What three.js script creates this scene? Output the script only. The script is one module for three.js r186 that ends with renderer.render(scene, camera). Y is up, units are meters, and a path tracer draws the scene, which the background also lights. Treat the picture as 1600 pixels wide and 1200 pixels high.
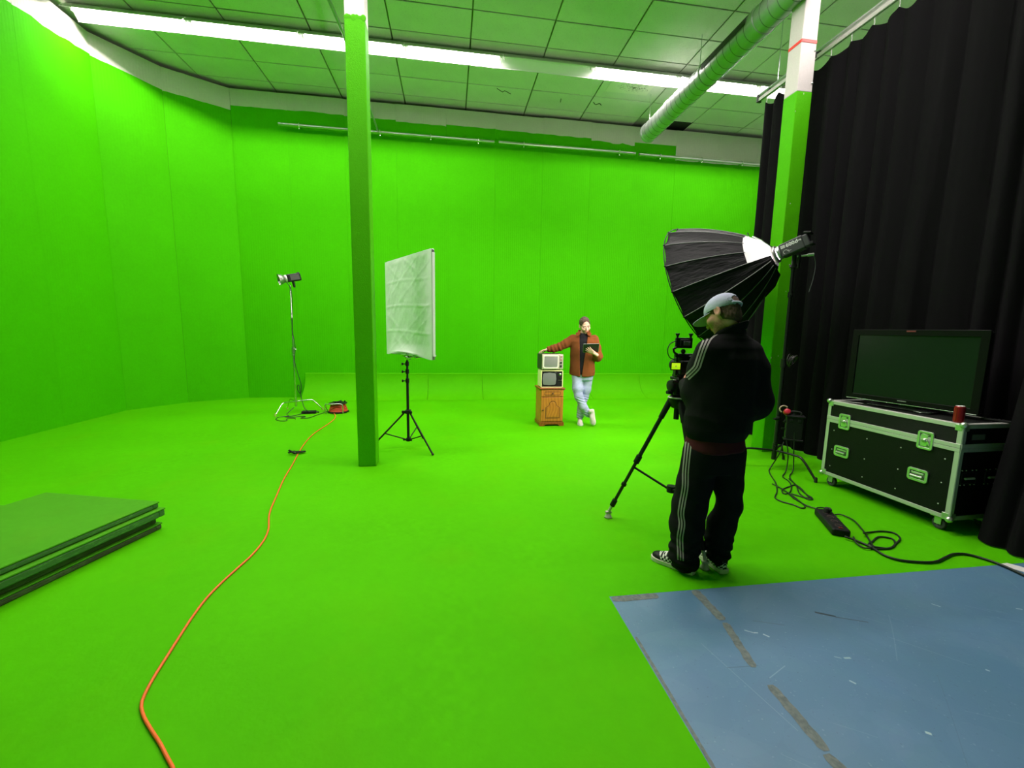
import * as THREE from 'three';
import { mergeGeometries, mergeVertices, toCreasedNormals } from 'three/addons/utils/BufferGeometryUtils.js';
import { RoundedBoxGeometry } from 'three/addons/geometries/RoundedBoxGeometry.js';
import { RectAreaLightUniformsLib } from 'three/addons/lights/RectAreaLightUniformsLib.js';
import { FontLoader } from 'three/addons/loaders/FontLoader.js';
import { TextGeometry } from 'three/addons/geometries/TextGeometry.js';

// ------------------------------------------------------------------ camera, exposure
const EYE = 1.58;
const camera = new THREE.PerspectiveCamera(2 * Math.atan(600 / 648.28) * 180 / Math.PI, 4 / 3, 0.05, 60);
camera.position.set(0, EYE, 0);
camera.rotation.order = 'YXZ';
camera.rotation.set(-0.12953, -0.149025, 0.017039);
const renderer = new THREE.WebGLRenderer({ antialias: true });
renderer.toneMapping = THREE.LinearToneMapping;
renderer.toneMappingExposure = 1.2;
renderer.shadowMap.enabled = true;
RectAreaLightUniformsLib.init();
const scene = new THREE.Scene();
scene.background = new THREE.Color(0x000000);

// light levels (the lamps themselves are built further down)
const TUBE_LEVEL = 190;        // radiance of the fluorescent strip's own light
const TUBE_GLOW = 26;           // what the eye sees of a tube
const SOFTBOX_LEVEL = 15;

// room measures
const CEIL = 6.40, BACK = -9.80, LEFT = -5.87, WALLTOP = 6.31, LIGHT_ROWS = [-7.96, -3.9];

// ------------------------------------------------------------------ helpers
const V = (x, y, z) => new THREE.Vector3(x, y, z);
function rng(seed) { let s = seed >>> 0; return () => { s = (s + 0x6D2B79F5) >>> 0; let t = s; t = Math.imul(t ^ (t >>> 15), t | 1); t ^= t + Math.imul(t ^ (t >>> 7), t | 61); return ((t ^ (t >>> 14)) >>> 0) / 4294967296; }; }
const R0 = rng(7);
const used = new Map();
function numbered(name) { const n = used.get(name) || 0; used.set(name, n + 1); return n ? `${name}_${String(n).padStart(3, '0')}` : name; }
function thing(name, label, category, pos = [0, 0, 0], turn = 0, group) {
  const o = new THREE.Group(); o.name = numbered(name); scene.add(o);
  o.position.set(...pos); o.rotation.y = turn;
  o.userData = { label, category }; if (group) o.userData.group = group;
  return o;
}
function struct(name, geo, mat) {
  const o = geo ? new THREE.Mesh(geo, mat) : new THREE.Group(); o.name = name; o.userData = { kind: 'structure' };
  scene.add(o); o.castShadow = o.receiveShadow = true; return o;
}
function part(name, geos, mat, parent, label) {
  let g = geos;
  if (Array.isArray(geos)) g = geos.length === 1 ? geos[0] : mergeGeometries(geos.map(plain), false);
  const m = new THREE.Mesh(g, mat); m.castShadow = m.receiveShadow = true;
  const sib = parent.children.filter(c => c.name === name || c.name.startsWith(name + '_0')).length;
  m.name = sib ? `${name}_${String(sib).padStart(3, '0')}` : name;
  if (label) m.userData.label = label;
  parent.add(m); return m;
}
function solo(name, geos, mat, label, category, pos = [0, 0, 0], turn = 0, group) {
  let g = Array.isArray(geos) ? (geos.length === 1 ? geos[0] : mergeGeometries(geos.map(plain), false)) : geos;
  const m = new THREE.Mesh(g, mat); m.name = numbered(name); m.castShadow = m.receiveShadow = true;
  m.position.set(...pos); m.rotation.y = turn; m.userData = { label, category }; if (group) m.userData.group = group;
  scene.add(m); return m;
}
function plain(g) {
  let h = g.index ? g.toNonIndexed() : g.clone();
  for (const k of Object.keys(h.attributes)) if (!['position', 'normal', 'uv'].includes(k)) h.deleteAttribute(k);
  if (!h.attributes.normal) h.computeVertexNormals();
  if (!h.attributes.uv) h.setAttribute('uv', new THREE.BufferAttribute(new Float32Array(h.attributes.position.count * 2), 2));
  return h;
}
const place = (g, x, y, z, rx = 0, ry = 0, rz = 0) => { const m = new THREE.Matrix4().compose(V(x, y, z), new THREE.Quaternion().setFromEuler(new THREE.Euler(rx, ry, rz, 'YXZ')), V(1, 1, 1)); return g.applyMatrix4(m); };
const box = (w, h, d, x = 0, y = 0, z = 0, r = 0.004, rx = 0, ry = 0, rz = 0) => place(new RoundedBoxGeometry(w, h, d, 2, Math.min(r, w / 2.01, h / 2.01, d / 2.01)), x, y, z, rx, ry, rz);
const plainBox = (w, h, d, x = 0, y = 0, z = 0, rx = 0, ry = 0, rz = 0) => place(new THREE.BoxGeometry(w, h, d), x, y, z, rx, ry, rz);
function rod(a, b, r, r2 = r, seg = 14) {
  const A = a.isVector3 ? a : V(...a), B = b.isVector3 ? b : V(...b), d = B.clone().sub(A), L = d.length();
  const g = new THREE.CylinderGeometry(r2, r, L, seg, 1); g.translate(0, L / 2, 0);
  g.applyQuaternion(new THREE.Quaternion().setFromUnitVectors(V(0, 1, 0), d.normalize())); g.translate(A.x, A.y, A.z); return g;
}
function tube(pts, r, seg, rad = 8, closed = false, type = 'centripetal') {
  const c = new THREE.CatmullRomCurve3(pts.map(p => p.isVector3 ? p : V(...p)), closed, type);
  const body = new THREE.TubeGeometry(c, seg || Math.max(16, pts.length * 8), r, rad, closed);
  if (closed) return body;
  const caps = [0, 1].map(t => { const s = new THREE.SphereGeometry(r, rad, 6); const p = c.getPoint(t); s.translate(p.x, p.y, p.z); return s; });
  return mergeGeometries([plain(body), ...caps.map(plain)]);
}
const sphere = (r, x, y, z, a = 16, b = 12) => new THREE.SphereGeometry(r, a, b).translate(x, y, z);
const lathe = (pts, seg = 32) => new THREE.LatheGeometry(pts.map(p => new THREE.Vector2(p[0], p[1])), seg);
function extrude(shape, depth, bevel = 0, seg = 12) { return new THREE.ExtrudeGeometry(shape, { depth, bevelEnabled: bevel > 0, bevelSize: bevel, bevelThickness: bevel, bevelSegments: 2, curveSegments: seg }); }
function poly(pts) { const s = new THREE.Shape(); pts.forEach((p, i) => i ? s.lineTo(p[0], p[1]) : s.moveTo(p[0], p[1])); s.closePath(); return s; }
function roundRect(w, h, r, s = new THREE.Shape()) { const x = -w / 2, y = -h / 2; s.moveTo(x + r, y); s.lineTo(x + w - r, y); s.absarc(x + w - r, y + r, r, -Math.PI / 2, 0); s.lineTo(x + w, y + h - r); s.absarc(x + w - r, y + h - r, r, 0, Math.PI / 2); s.lineTo(x + r, y + h); s.absarc(x + r, y + h - r, r, Math.PI / 2, Math.PI); s.lineTo(x, y + r); s.absarc(x + r, y + r, r, Math.PI, 1.5 * Math.PI); return s; }
function frameShape(w, h, r, t) { const s = roundRect(w, h, r); s.holes.push(roundRect(w - 2 * t, h - 2 * t, Math.max(r - t, 0.002), new THREE.Path())); return s; }
// value noise
function hash3(x, y, z) { let h = Math.imul(x, 374761393) ^ Math.imul(y, 668265263) ^ Math.imul(z, 2147483647 ^ 0x1b873593); h = Math.imul(h ^ (h >>> 13), 1274126177); return ((h ^ (h >>> 16)) >>> 0) / 4294967296; }
function noise(x, y, z) {
  const xi = Math.floor(x), yi = Math.floor(y), zi = Math.floor(z), f = t => t * t * (3 - 2 * t);
  const u = f(x - xi), v = f(y - yi), w = f(z - zi), L = (a, b, t) => a + (b - a) * t;
  return L(L(L(hash3(xi, yi, zi), hash3(xi + 1, yi, zi), u), L(hash3(xi, yi + 1, zi), hash3(xi + 1, yi + 1, zi), u), v),
    L(L(hash3(xi, yi, zi + 1), hash3(xi + 1, yi, zi + 1), u), L(hash3(xi, yi + 1, zi + 1), hash3(xi + 1, yi + 1, zi + 1), u), v), w) * 2 - 1;
}
const fbm = (x, y, z, o = 4) => { let a = 0.5, s = 0; for (let i = 0; i < o; i++) { s += a * noise(x, y, z); x = x * 2.03 + 11; y = y * 2.03 + 5; z = z * 2.03; a *= 0.5; } return s; };
const clamp = (x, a = 0, b = 1) => Math.min(b, Math.max(a, x));
const smooth = (a, b, x) => { const t = clamp((x - a) / (b - a)); return t * t * (3 - 2 * t); };
const mix = (a, b, t) => a + (b - a) * t;
// tileable grain texture; fn(u, v, n) -> [r, g, b] multipliers or grey
function grain(size, fn, srgb) {
  const d = new Uint8Array(size * size * 4);
  for (let j = 0; j < size; j++) for (let i = 0; i < size; i++) {
    const c = fn(i / size, j / size), k = (j * size + i) * 4, a = Array.isArray(c) ? c : [c, c, c];
    d[k] = clamp(a[0]) * 255; d[k + 1] = clamp(a[1]) * 255; d[k + 2] = clamp(a[2]) * 255; d[k + 3] = 255;
  }
  const t = new THREE.DataTexture(d, size, size); t.wrapS = t.wrapT = THREE.RepeatWrapping; t.magFilter = THREE.LinearFilter; t.minFilter = THREE.LinearMipmapLinearFilter; t.generateMipmaps = true;
  if (srgb) t.colorSpace = THREE.SRGBColorSpace; t.needsUpdate = true; return t;
}
// tileable noise on the unit square
function tnoise(u, v, n, seed) {
  const x = u * n, y = v * n, xi = Math.floor(x), yi = Math.floor(y), f = t => t * t * (3 - 2 * t), a = f(x - xi), b = f(y - yi), w = k => ((k % n) + n) % n;
  const h = (i, j) => hash3(w(i), w(j), seed);
  return mix(mix(h(xi, yi), h(xi + 1, yi), a), mix(h(xi, yi + 1), h(xi + 1, yi + 1), a), b) * 2 - 1;
}
const tfbm = (u, v, n, seed, o = 4) => { let a = 0.5, s = 0; for (let i = 0; i < o; i++) { s += a * tnoise(u, v, n, seed + i); n *= 2; a *= 0.5; } return s; };
function withRepeat(t, rx, ry) { const c = t.clone(); c.repeat.set(rx, ry); c.needsUpdate = true; return c; }
function canvasTex(w, h, draw, srgb = true) {
  const c = document.createElement('canvas'); c.width = w; c.height = h; draw(c.getContext('2d'), w, h);
  const t = new THREE.CanvasTexture(c); if (srgb) t.colorSpace = THREE.SRGBColorSpace; t.wrapS = t.wrapT = THREE.RepeatWrapping; return t;
}
// world-scale box-projected uv (metres)
function metreUV(g, k = 1) {
  const p = g.attributes.position, n = g.attributes.normal, u = new Float32Array(p.count * 2);
  for (let i = 0; i < p.count; i++) {
    const ax = Math.abs(n.getX(i)), ay = Math.abs(n.getY(i)), az = Math.abs(n.getZ(i));
    if (ay >= ax && ay >= az) { u[2 * i] = p.getX(i) * k; u[2 * i + 1] = -p.getZ(i) * k; }
    else if (az >= ax) { u[2 * i] = p.getX(i) * k; u[2 * i + 1] = p.getY(i) * k; }
    else { u[2 * i] = p.getZ(i) * k; u[2 * i + 1] = p.getY(i) * k; }
  }
  g.setAttribute('uv', new THREE.BufferAttribute(u, 2)); return g;
}
// ------------------------------------------------------------------ surfaces from distance fields (surface nets)
function nets(f, lo, hi, h) {
  const nx = Math.ceil((hi[0] - lo[0]) / h) + 1, ny = Math.ceil((hi[1] - lo[1]) / h) + 1, nz = Math.ceil((hi[2] - lo[2]) / h) + 1;
  const val = new Float32Array(nx * ny * nz), id = (i, j, k) => i + nx * (j + ny * k);
  for (let k = 0; k < nz; k++) for (let j = 0; j < ny; j++) for (let i = 0; i < nx; i++) val[id(i, j, k)] = f(lo[0] + i * h, lo[1] + j * h, lo[2] + k * h);
  const pos = [], idx = [], vert = new Int32Array(nx * ny * nz).fill(-1);
  const E = [[0, 1], [2, 3], [4, 5], [6, 7], [0, 2], [1, 3], [4, 6], [5, 7], [0, 4], [1, 5], [2, 6], [3, 7]];
  const v = new Float32Array(8);
  for (let k = 0; k < nz - 1; k++) for (let j = 0; j < ny - 1; j++) for (let i = 0; i < nx - 1; i++) {
    let m = 0;
    for (let c = 0; c < 8; c++) { v[c] = val[id(i + (c & 1), j + (c >> 1 & 1), k + (c >> 2))]; if (v[c] < 0) m |= 1 << c; }
    if (m === 0 || m === 255) continue;
    let x = 0, y = 0, z = 0, n = 0;
    for (const [a, b] of E) if ((v[a] < 0) !== (v[b] < 0)) {
      const t = v[a] / (v[a] - v[b]);
      x += (a & 1) + t * ((b & 1) - (a & 1)); y += (a >> 1 & 1) + t * ((b >> 1 & 1) - (a >> 1 & 1)); z += (a >> 2) + t * ((b >> 2) - (a >> 2)); n++;
    }
    vert[id(i, j, k)] = pos.length / 3;
    pos.push(lo[0] + (i + x / n) * h, lo[1] + (j + y / n) * h, lo[2] + (k + z / n) * h);
  }
  const quad = (a, b, c, d, flip) => { if (a < 0 || b < 0 || c < 0 || d < 0) return; if (flip) idx.push(a, c, b, a, d, c); else idx.push(a, b, c, a, c, d); };
  for (let k = 1; k < nz - 1; k++) for (let j = 1; j < ny - 1; j++) for (let i = 1; i < nx - 1; i++) {
    const s = val[id(i, j, k)] < 0;
    if (s !== val[id(i + 1, j, k)] < 0) quad(vert[id(i, j - 1, k - 1)], vert[id(i, j, k - 1)], vert[id(i, j, k)], vert[id(i, j - 1, k)], !s);
    if (s !== val[id(i, j + 1, k)] < 0) quad(vert[id(i - 1, j, k - 1)], vert[id(i - 1, j, k)], vert[id(i, j, k)], vert[id(i, j, k - 1)], !s);
    if (s !== val[id(i, j, k + 1)] < 0) quad(vert[id(i - 1, j - 1, k)], vert[id(i, j - 1, k)], vert[id(i, j, k)], vert[id(i - 1, j, k)], !s);
  }
  const g = new THREE.BufferGeometry();
  g.setAttribute('position', new THREE.BufferAttribute(new Float32Array(pos), 3)); g.setIndex(idx);
  const nor = new Float32Array(pos.length), e = h * 0.5;
  for (let i = 0; i < pos.length; i += 3) {
    const [x, y, z] = [pos[i], pos[i + 1], pos[i + 2]];
    const a = f(x + e, y, z) - f(x - e, y, z), b = f(x, y + e, z) - f(x, y - e, z), c = f(x, y, z + e) - f(x, y, z - e), L = Math.hypot(a, b, c) || 1;
    nor[i] = a / L; nor[i + 1] = b / L; nor[i + 2] = c / L;
  }
  g.setAttribute('normal', new THREE.BufferAttribute(nor, 3));
  const uv = new Float32Array(pos.length / 3 * 2);
  for (let i = 0; i < pos.length / 3; i++) { uv[2 * i] = pos[3 * i] + pos[3 * i + 2] * 0.7; uv[2 * i + 1] = pos[3 * i + 1]; }
  g.setAttribute('uv', new THREE.BufferAttribute(uv, 2));
  return g;
}
const smin = (a, b, k) => { const h = Math.max(k - Math.abs(a - b), 0) / k; return Math.min(a, b) - h * h * k * 0.25; };
const smax = (a, b, k) => -smin(-a, -b, k);
// tapered capsule
function cap(x, y, z, a, b, ra, rb) {
  const bx = b[0] - a[0], by = b[1] - a[1], bz = b[2] - a[2], px = x - a[0], py = y - a[1], pz = z - a[2];
  const t = clamp((px * bx + py * by + pz * bz) / (bx * bx + by * by + bz * bz + 1e-12));
  return Math.hypot(px - t * bx, py - t * by, pz - t * bz) - (ra + (rb - ra) * t);
}
const ell = (x, y, z, c, r) => { const a = (x - c[0]) / r[0], b = (y - c[1]) / r[1], d = (z - c[2]) / r[2], k0 = Math.hypot(a, b, d), k1 = Math.hypot(a / r[0], b / r[1], d / r[2]); return k1 < 1e-9 ? -Math.min(...r) : k0 * (k0 - 1) / k1; };
function colourBy(g, fn) { const p = g.attributes.position, c = new Float32Array(p.count * 3); for (let i = 0; i < p.count; i++) { const q = fn(p.getX(i), p.getY(i), p.getZ(i)); c[3 * i] = q[0]; c[3 * i + 1] = q[1]; c[3 * i + 2] = q[2]; } g.setAttribute('color', new THREE.BufferAttribute(c, 3)); return g; }
const lin = hex => { const c = new THREE.Color(hex); return [c.r, c.g, c.b]; };
// ------------------------------------------------------------------ materials
const std = (color, rough = 0.6, metal = 0, more = {}) => new THREE.MeshStandardMaterial({ color, roughness: rough, metalness: metal, ...more });
const linCol = (r, g, b) => new THREE.Color().setRGB(r, g, b);
const GREEN = linCol(0.079, 0.46, 0.001);
const phys = (color, rough, spec, more = {}) => new THREE.MeshPhysicalMaterial({ color, roughness: rough, metalness: 0, specularIntensity: spec, ...more });
const floorGrain = grain(1024, (u, v) => {
  const broad = tfbm(u, v, 4, 3, 4), fine = tfbm(u, v, 64, 9, 3), streak = tnoise(u + 0.02 * broad, v, 96, 21) * Math.max(0, tnoise(u, v, 6, 33));
  const k = 0.9 + 0.07 * broad + 0.035 * fine + 0.05 * streak;
  const dust = Math.max(0, tfbm(u, v, 7, 55, 5) - 0.12) * 0.34;
  return [k + dust * 0.55, k - dust * 0.05, k];
});
const wallGrain = grain(512, (u, v) => { const k = 0.93 + 0.04 * tfbm(u, v, 6, 71, 4) + 0.03 * tnoise(u, v, 128, 5); return [k, k, k]; });
const paintBump = grain(512, (u, v) => 0.5 + 0.3 * tfbm(u, v, 48, 13, 3));
const ribBump = grain(512, (u, v) => 0.5 + 0.22 * Math.sin(u * Math.PI * 2 * 24) + 0.3 * tnoise(u, v * 0.999, 160, 3) * 0.5 + 0.2 * tfbm(u, v, 8, 19, 3));
const M = {};
M.floorGreen = phys(GREEN, 0.62, 0.07, { map: withRepeat(floorGrain, 0.31, 0.31), bumpMap: withRepeat(paintBump, 1.3, 1.3), bumpScale: 0.0012 });
M.wallGreen = phys(linCol(0.058, 0.46, 0.001), 0.7, 0.07, { map: withRepeat(wallGrain, 0.4, 0.4), bumpMap: withRepeat(ribBump, 0.9, 0.9), bumpScale: 0.0022 });
M.columnGreen = phys(GREEN, 0.6, 0.15, { map: withRepeat(wallGrain, 0.6, 0.6), bumpMap: withRepeat(paintBump, 3, 3), bumpScale: 0.003 });
M.bareWall = std(linCol(0.62, 0.60, 0.55), 0.7, 0, { map: withRepeat(wallGrain, 0.5, 0.5), bumpMap: withRepeat(ribBump, 0.9, 0.9), bumpScale: 0.002 });
M.whitePaint = std(linCol(0.60, 0.555, 0.54), 0.6, 0, { map: withRepeat(wallGrain, 0.7, 0.7) });
M.roomWall = std(linCol(0.5, 0.5, 0.48), 0.8);
M.dark = std(linCol(0.02, 0.02, 0.02), 0.9);
M.tile = std(linCol(0.82, 0.79, 0.74), 0.92, 0, { map: withRepeat(grain(512, (u, v) => { const s = tnoise(u, v, 128, 31) + tnoise(u, v, 200, 37); const k = 0.93 + 0.05 * tfbm(u, v, 5, 41, 3) - (s > 1.05 ? 0.16 : 0); return [k, k, k]; }), 0.8, 0.8), bumpMap: withRepeat(grain(256, (u, v) => 0.5 + 0.5 * tnoise(u, v, 100, 8)), 2, 2), bumpScale: 0.002 });
M.tileGrid = std(linCol(0.5, 0.49, 0.45), 0.85);
M.lampWhite = std(linCol(0.78, 0.76, 0.76), 0.4);
M.tubeOn = std(0xffffff, 0.4, 0, { emissive: 0xfff6f4, emissiveIntensity: TUBE_GLOW });
M.reflector = std(linCol(0.86, 0.85, 0.85), 0.28, 0.9);
M.plastic = std(linCol(0.7, 0.69, 0.66), 0.45);
M.galv = std(linCol(0.42, 0.44, 0.43), 0.36, 0.6, { bumpMap: withRepeat(paintBump, 4, 4), bumpScale: 0.0006 });
M.steel = std(linCol(0.58, 0.59, 0.58), 0.3, 1);
M.pipe = std(linCol(0.66, 0.68, 0.66), 0.35, 0.45);
M.chrome = std(linCol(0.72, 0.73, 0.73), 0.18, 1);
M.alu = std(linCol(0.62, 0.60, 0.58), 0.45, 0.45);
M.black = phys(linCol(0.010, 0.010, 0.011), 0.5, 0.45);
M.blackMetal = std(linCol(0.018, 0.018, 0.019), 0.35, 0.4);
M.blackGloss = std(linCol(0.008, 0.008, 0.009), 0.16);
M.rubber = std(linCol(0.012, 0.012, 0.012), 0.75);
M.orange = std(linCol(0.82, 0.13, 0.02), 0.5);
M.redPlastic = std(linCol(0.55, 0.035, 0.03), 0.4);
const weave = grain(256, (u, v) => 0.5 + 0.25 * Math.sin(u * 6.2832 * 64) + 0.25 * Math.sin(v * 6.2832 * 64));
M.curtain = new THREE.MeshPhysicalMaterial({ color: linCol(0.0062, 0.0056, 0.0068), roughness: 0.95, specularIntensity: 0.12, sheen: 0.12, sheenRoughness: 0.6, sheenColor: linCol(0.05, 0.045, 0.055), side: THREE.DoubleSide, bumpMap: withRepeat(weave, 10, 10), bumpScale: 0.0006 });
M.blackCloth = phys(linCol(0.0105, 0.0098, 0.0112), 0.9, 0.18, { bumpMap: withRepeat(weave, 12, 12), bumpScale: 0.0005 });
M.nylon = phys(linCol(0.010, 0.0098, 0.011), 0.6, 0.3, { side: THREE.DoubleSide, bumpMap: withRepeat(grain(256, (u, v) => 0.5 + 0.5 * tfbm(u, v, 6, 77, 4)), 2.5, 1), bumpScale: 0.02 });

// ------------------------------------------------------------------ the room shell
{ // floor: green painted area round a bare blue corner
  const floor = struct('floor');
  const T = 0.12, bx = 0.942, bz = -2.195, x0 = -6.2, x1 = 9, z0 = -10.5, z1 = 6;
  const g1 = metreUV(plainBox(x1 - x0, T, bz - z0, (x0 + x1) / 2, -T / 2, (z0 + bz) / 2));
  const g2 = metreUV(plainBox(bx - x0, T, z1 - bz, (x0 + bx) / 2, -T / 2, (bz + z1) / 2));
  part('green_paint', [g1, g2], M.floorGreen, floor, 'bright green painted floor');
  // blue floor with scratches, scuffs and paint spots where the photograph shows them
  const W = 4.0, D = 3.6, x = u => u * 2048 / W, z = v => v * 2048 / D;
  const tex = canvasTex(2048, 2048, (c, w, h) => {
    c.fillStyle = 'rgb(82,118,150)'; c.fillRect(0, 0, w, h);
    const r = rng(41);
    for (let i = 0; i < 1500; i++) { const s = 10 + r() * 130, px = r() * w, py = r() * h; c.fillStyle = r() < 0.5 ? `rgba(80,112,140,${0.02 + r() * 0.05})` : `rgba(120,150,178,${0.02 + r() * 0.045})`; c.beginPath(); c.ellipse(px, py, s, s * (0.15 + r() * 0.5), r() * 3.1, 0, 7); c.fill(); }
    for (let i = 0; i < 9000; i++) { const px = r() * w, py = r() * h; c.fillStyle = r() < 0.55 ? `rgba(58,78,95,${0.08 + r() * 0.22})` : `rgba(176,196,210,${0.08 + r() * 0.2})`; c.fillRect(px, py, 1 + r() * 3, 1 + r() * 3); }
    for (let i = 0; i < 170; i++) { const px = r() * w, py = r() * h, a = -0.9 + r() * 0.5 + (r() < 0.3 ? 1.6 : 0), L = 20 + r() * r() * 420; c.strokeStyle = r() < 0.6 ? `rgba(190,208,220,${0.06 + r() * 0.2})` : `rgba(62,84,100,${0.06 + r() * 0.2})`; c.lineWidth = 0.7 + r() * 1.4; c.beginPath(); c.moveTo(px, py); c.quadraticCurveTo(px + Math.cos(a) * L / 2 + 6, py - Math.sin(a) * L / 2, px + Math.cos(a) * L, py - Math.sin(a) * L); c.stroke(); }
    // single marks: [x, z from the corner, length, angle, tone, width]
    for (const [mx, mz, L, a, tone, lw] of [[1.13, 0.28, 0.10, 0.5, 'rgba(36,48,58,.8)', 8], [1.21, 0.33, 0.16, 0.4, 'rgba(60,75,88,.7)', 4], [0.62, 0.36, 0.05, 0.6, 'rgba(190,205,215,.6)', 4], [0.70, 0.40, 0.03, 0.9, 'rgba(200,214,222,.7)', 5], [0.66, 0.385, 0.02, 0.2, 'rgba(200,214,222,.7)', 4], [0.98, 0.60, 0.035, 0.1, 'rgba(190,206,205,.6)', 6], [0.94, 0.585, 0.03, 0.5, 'rgba(190,204,205,.5)', 3], [2.55, 0.62, 0.05, 0.75, 'rgba(214,224,232,.8)', 6], [2.47, 0.52, 0.03, 0.7, 'rgba(214,224,232,.7)', 6], [2.36, 0.40, 0.03, 0.4, 'rgba(214,224,232,.6)', 5], [0.88, 0.72, 0.025, 1.0, 'rgba(204,218,220,.6)', 5], [0.95, 0.98, 0.02, 0.6, 'rgba(204,218,214,.7)', 7], [0.33, 0.42, 0.5, 1.35, 'rgba(176,194,208,.25)', 2], [0.72, 0.30, 0.16, 0.35, 'rgba(70,90,104,.5)', 3], [0.36, 0.58, 0.16, 0.05, 'rgba(60,84,100,.4)', 3], [0.52, 0.66, 0.14, -0.4, 'rgba(180,198,210,.4)', 2], [1.6, 0.75, 0.015, 0.8, 'rgba(208,220,226,.6)', 5], [1.62, 1.02, 0.2, 0.9, 'rgba(190,206,216,.3)', 2], [1.9, 0.3, 0.04, 0.9, 'rgba(200,214,222,.6)', 4], [1.35, 0.5, 0.3, 0.8, 'rgba(170,190,204,.25)', 2]]) {
      c.strokeStyle = tone; c.lineWidth = lw; c.beginPath(); c.moveTo(x(mx), z(mz)); c.lineTo(x(mx + L * Math.cos(a)), z(mz + L * Math.sin(a))); c.stroke();
    }
  });
  tex.wrapS = tex.wrapT = THREE.MirroredRepeatWrapping; tex.flipY = false; tex.anisotropy = 8;
  const mBlue = std(0xffffff, 0.42, 0, { map: tex, bumpMap: withRepeat(paintBump, 3, 3), bumpScale: 0.0008 });
  const gb = plainBox(x1 - bx, T, z1 - bz, (bx + x1) / 2, -T / 2 - 0.0006, (bz + z1) / 2);
  { const p = gb.attributes.position, u = gb.attributes.uv; for (let i = 0; i < p.count; i++) u.setXY(i, (p.getX(i) - bx) / W, (p.getZ(i) - bz) / D); }
  part('blue_paint', gb, mBlue, floor, 'worn blue painted floor with pale scratches');
  // strips of grey tape residue
  const residue = std(0xffffff, 0.8, 0, { map: withRepeat(grain(256, (u, v) => { const k = tfbm(u, v, 24, 91, 4); return [0.40 + 0.10 * k, 0.43 + 0.09 * k, 0.43 + 0.08 * k]; }, true), 3, 3) });
  const ragged = (a, b, w, seed) => {
    const r = rng(seed), L = Math.hypot(b[0] - a[0], b[1] - a[1]), n = Math.max(4, Math.round(L / 0.018)), dx = (b[0] - a[0]) / L, dz = (b[1] - a[1]) / L, l = [], q = [];
    for (let i = 0; i <= n; i++) { const t = i / n * L, ww = w / 2 * (0.86 + 0.28 * r()), e = i === 0 || i === n ? 0.6 : 1; l.push([a[0] + dx * t - dz * ww * e, -(a[1] + dz * t + dx * ww * e)]); const w2 = w / 2 * (0.86 + 0.28 * r()) * e; q.unshift([a[0] + dx * t + dz * w2, -(a[1] + dz * t - dx * w2)]); }
    const g = new THREE.ShapeGeometry(poly([...l, ...q])); g.rotateX(-Math.PI / 2); g.translate(0, 0.0004, 0); return metreUV(g);
  };
  part('tape_residue', ragged([1.492, -2.19], [1.497, -1.92], 0.055, 1), residue, floor);
  part('tape_residue', ragged([1.495, -1.90], [1.432, -1.60], 0.042, 2), residue, floor);
  part('tape_residue', ragged([1.436, -1.50], [1.424, -1.20], 0.046, 3), residue, floor);
  part('tape_residue', ragged([1.412, -1.19], [1.43, -0.9], 0.05, 4), residue, floor);
  part('tape_residue', ragged([0.95, -2.168], [1.24, -2.168], 0.05, 5), residue, floor);
  part('tape_residue', ragged([0.957, -1.86], [0.952, -1.15], 0.016, 6), residue, floor);
}
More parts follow.
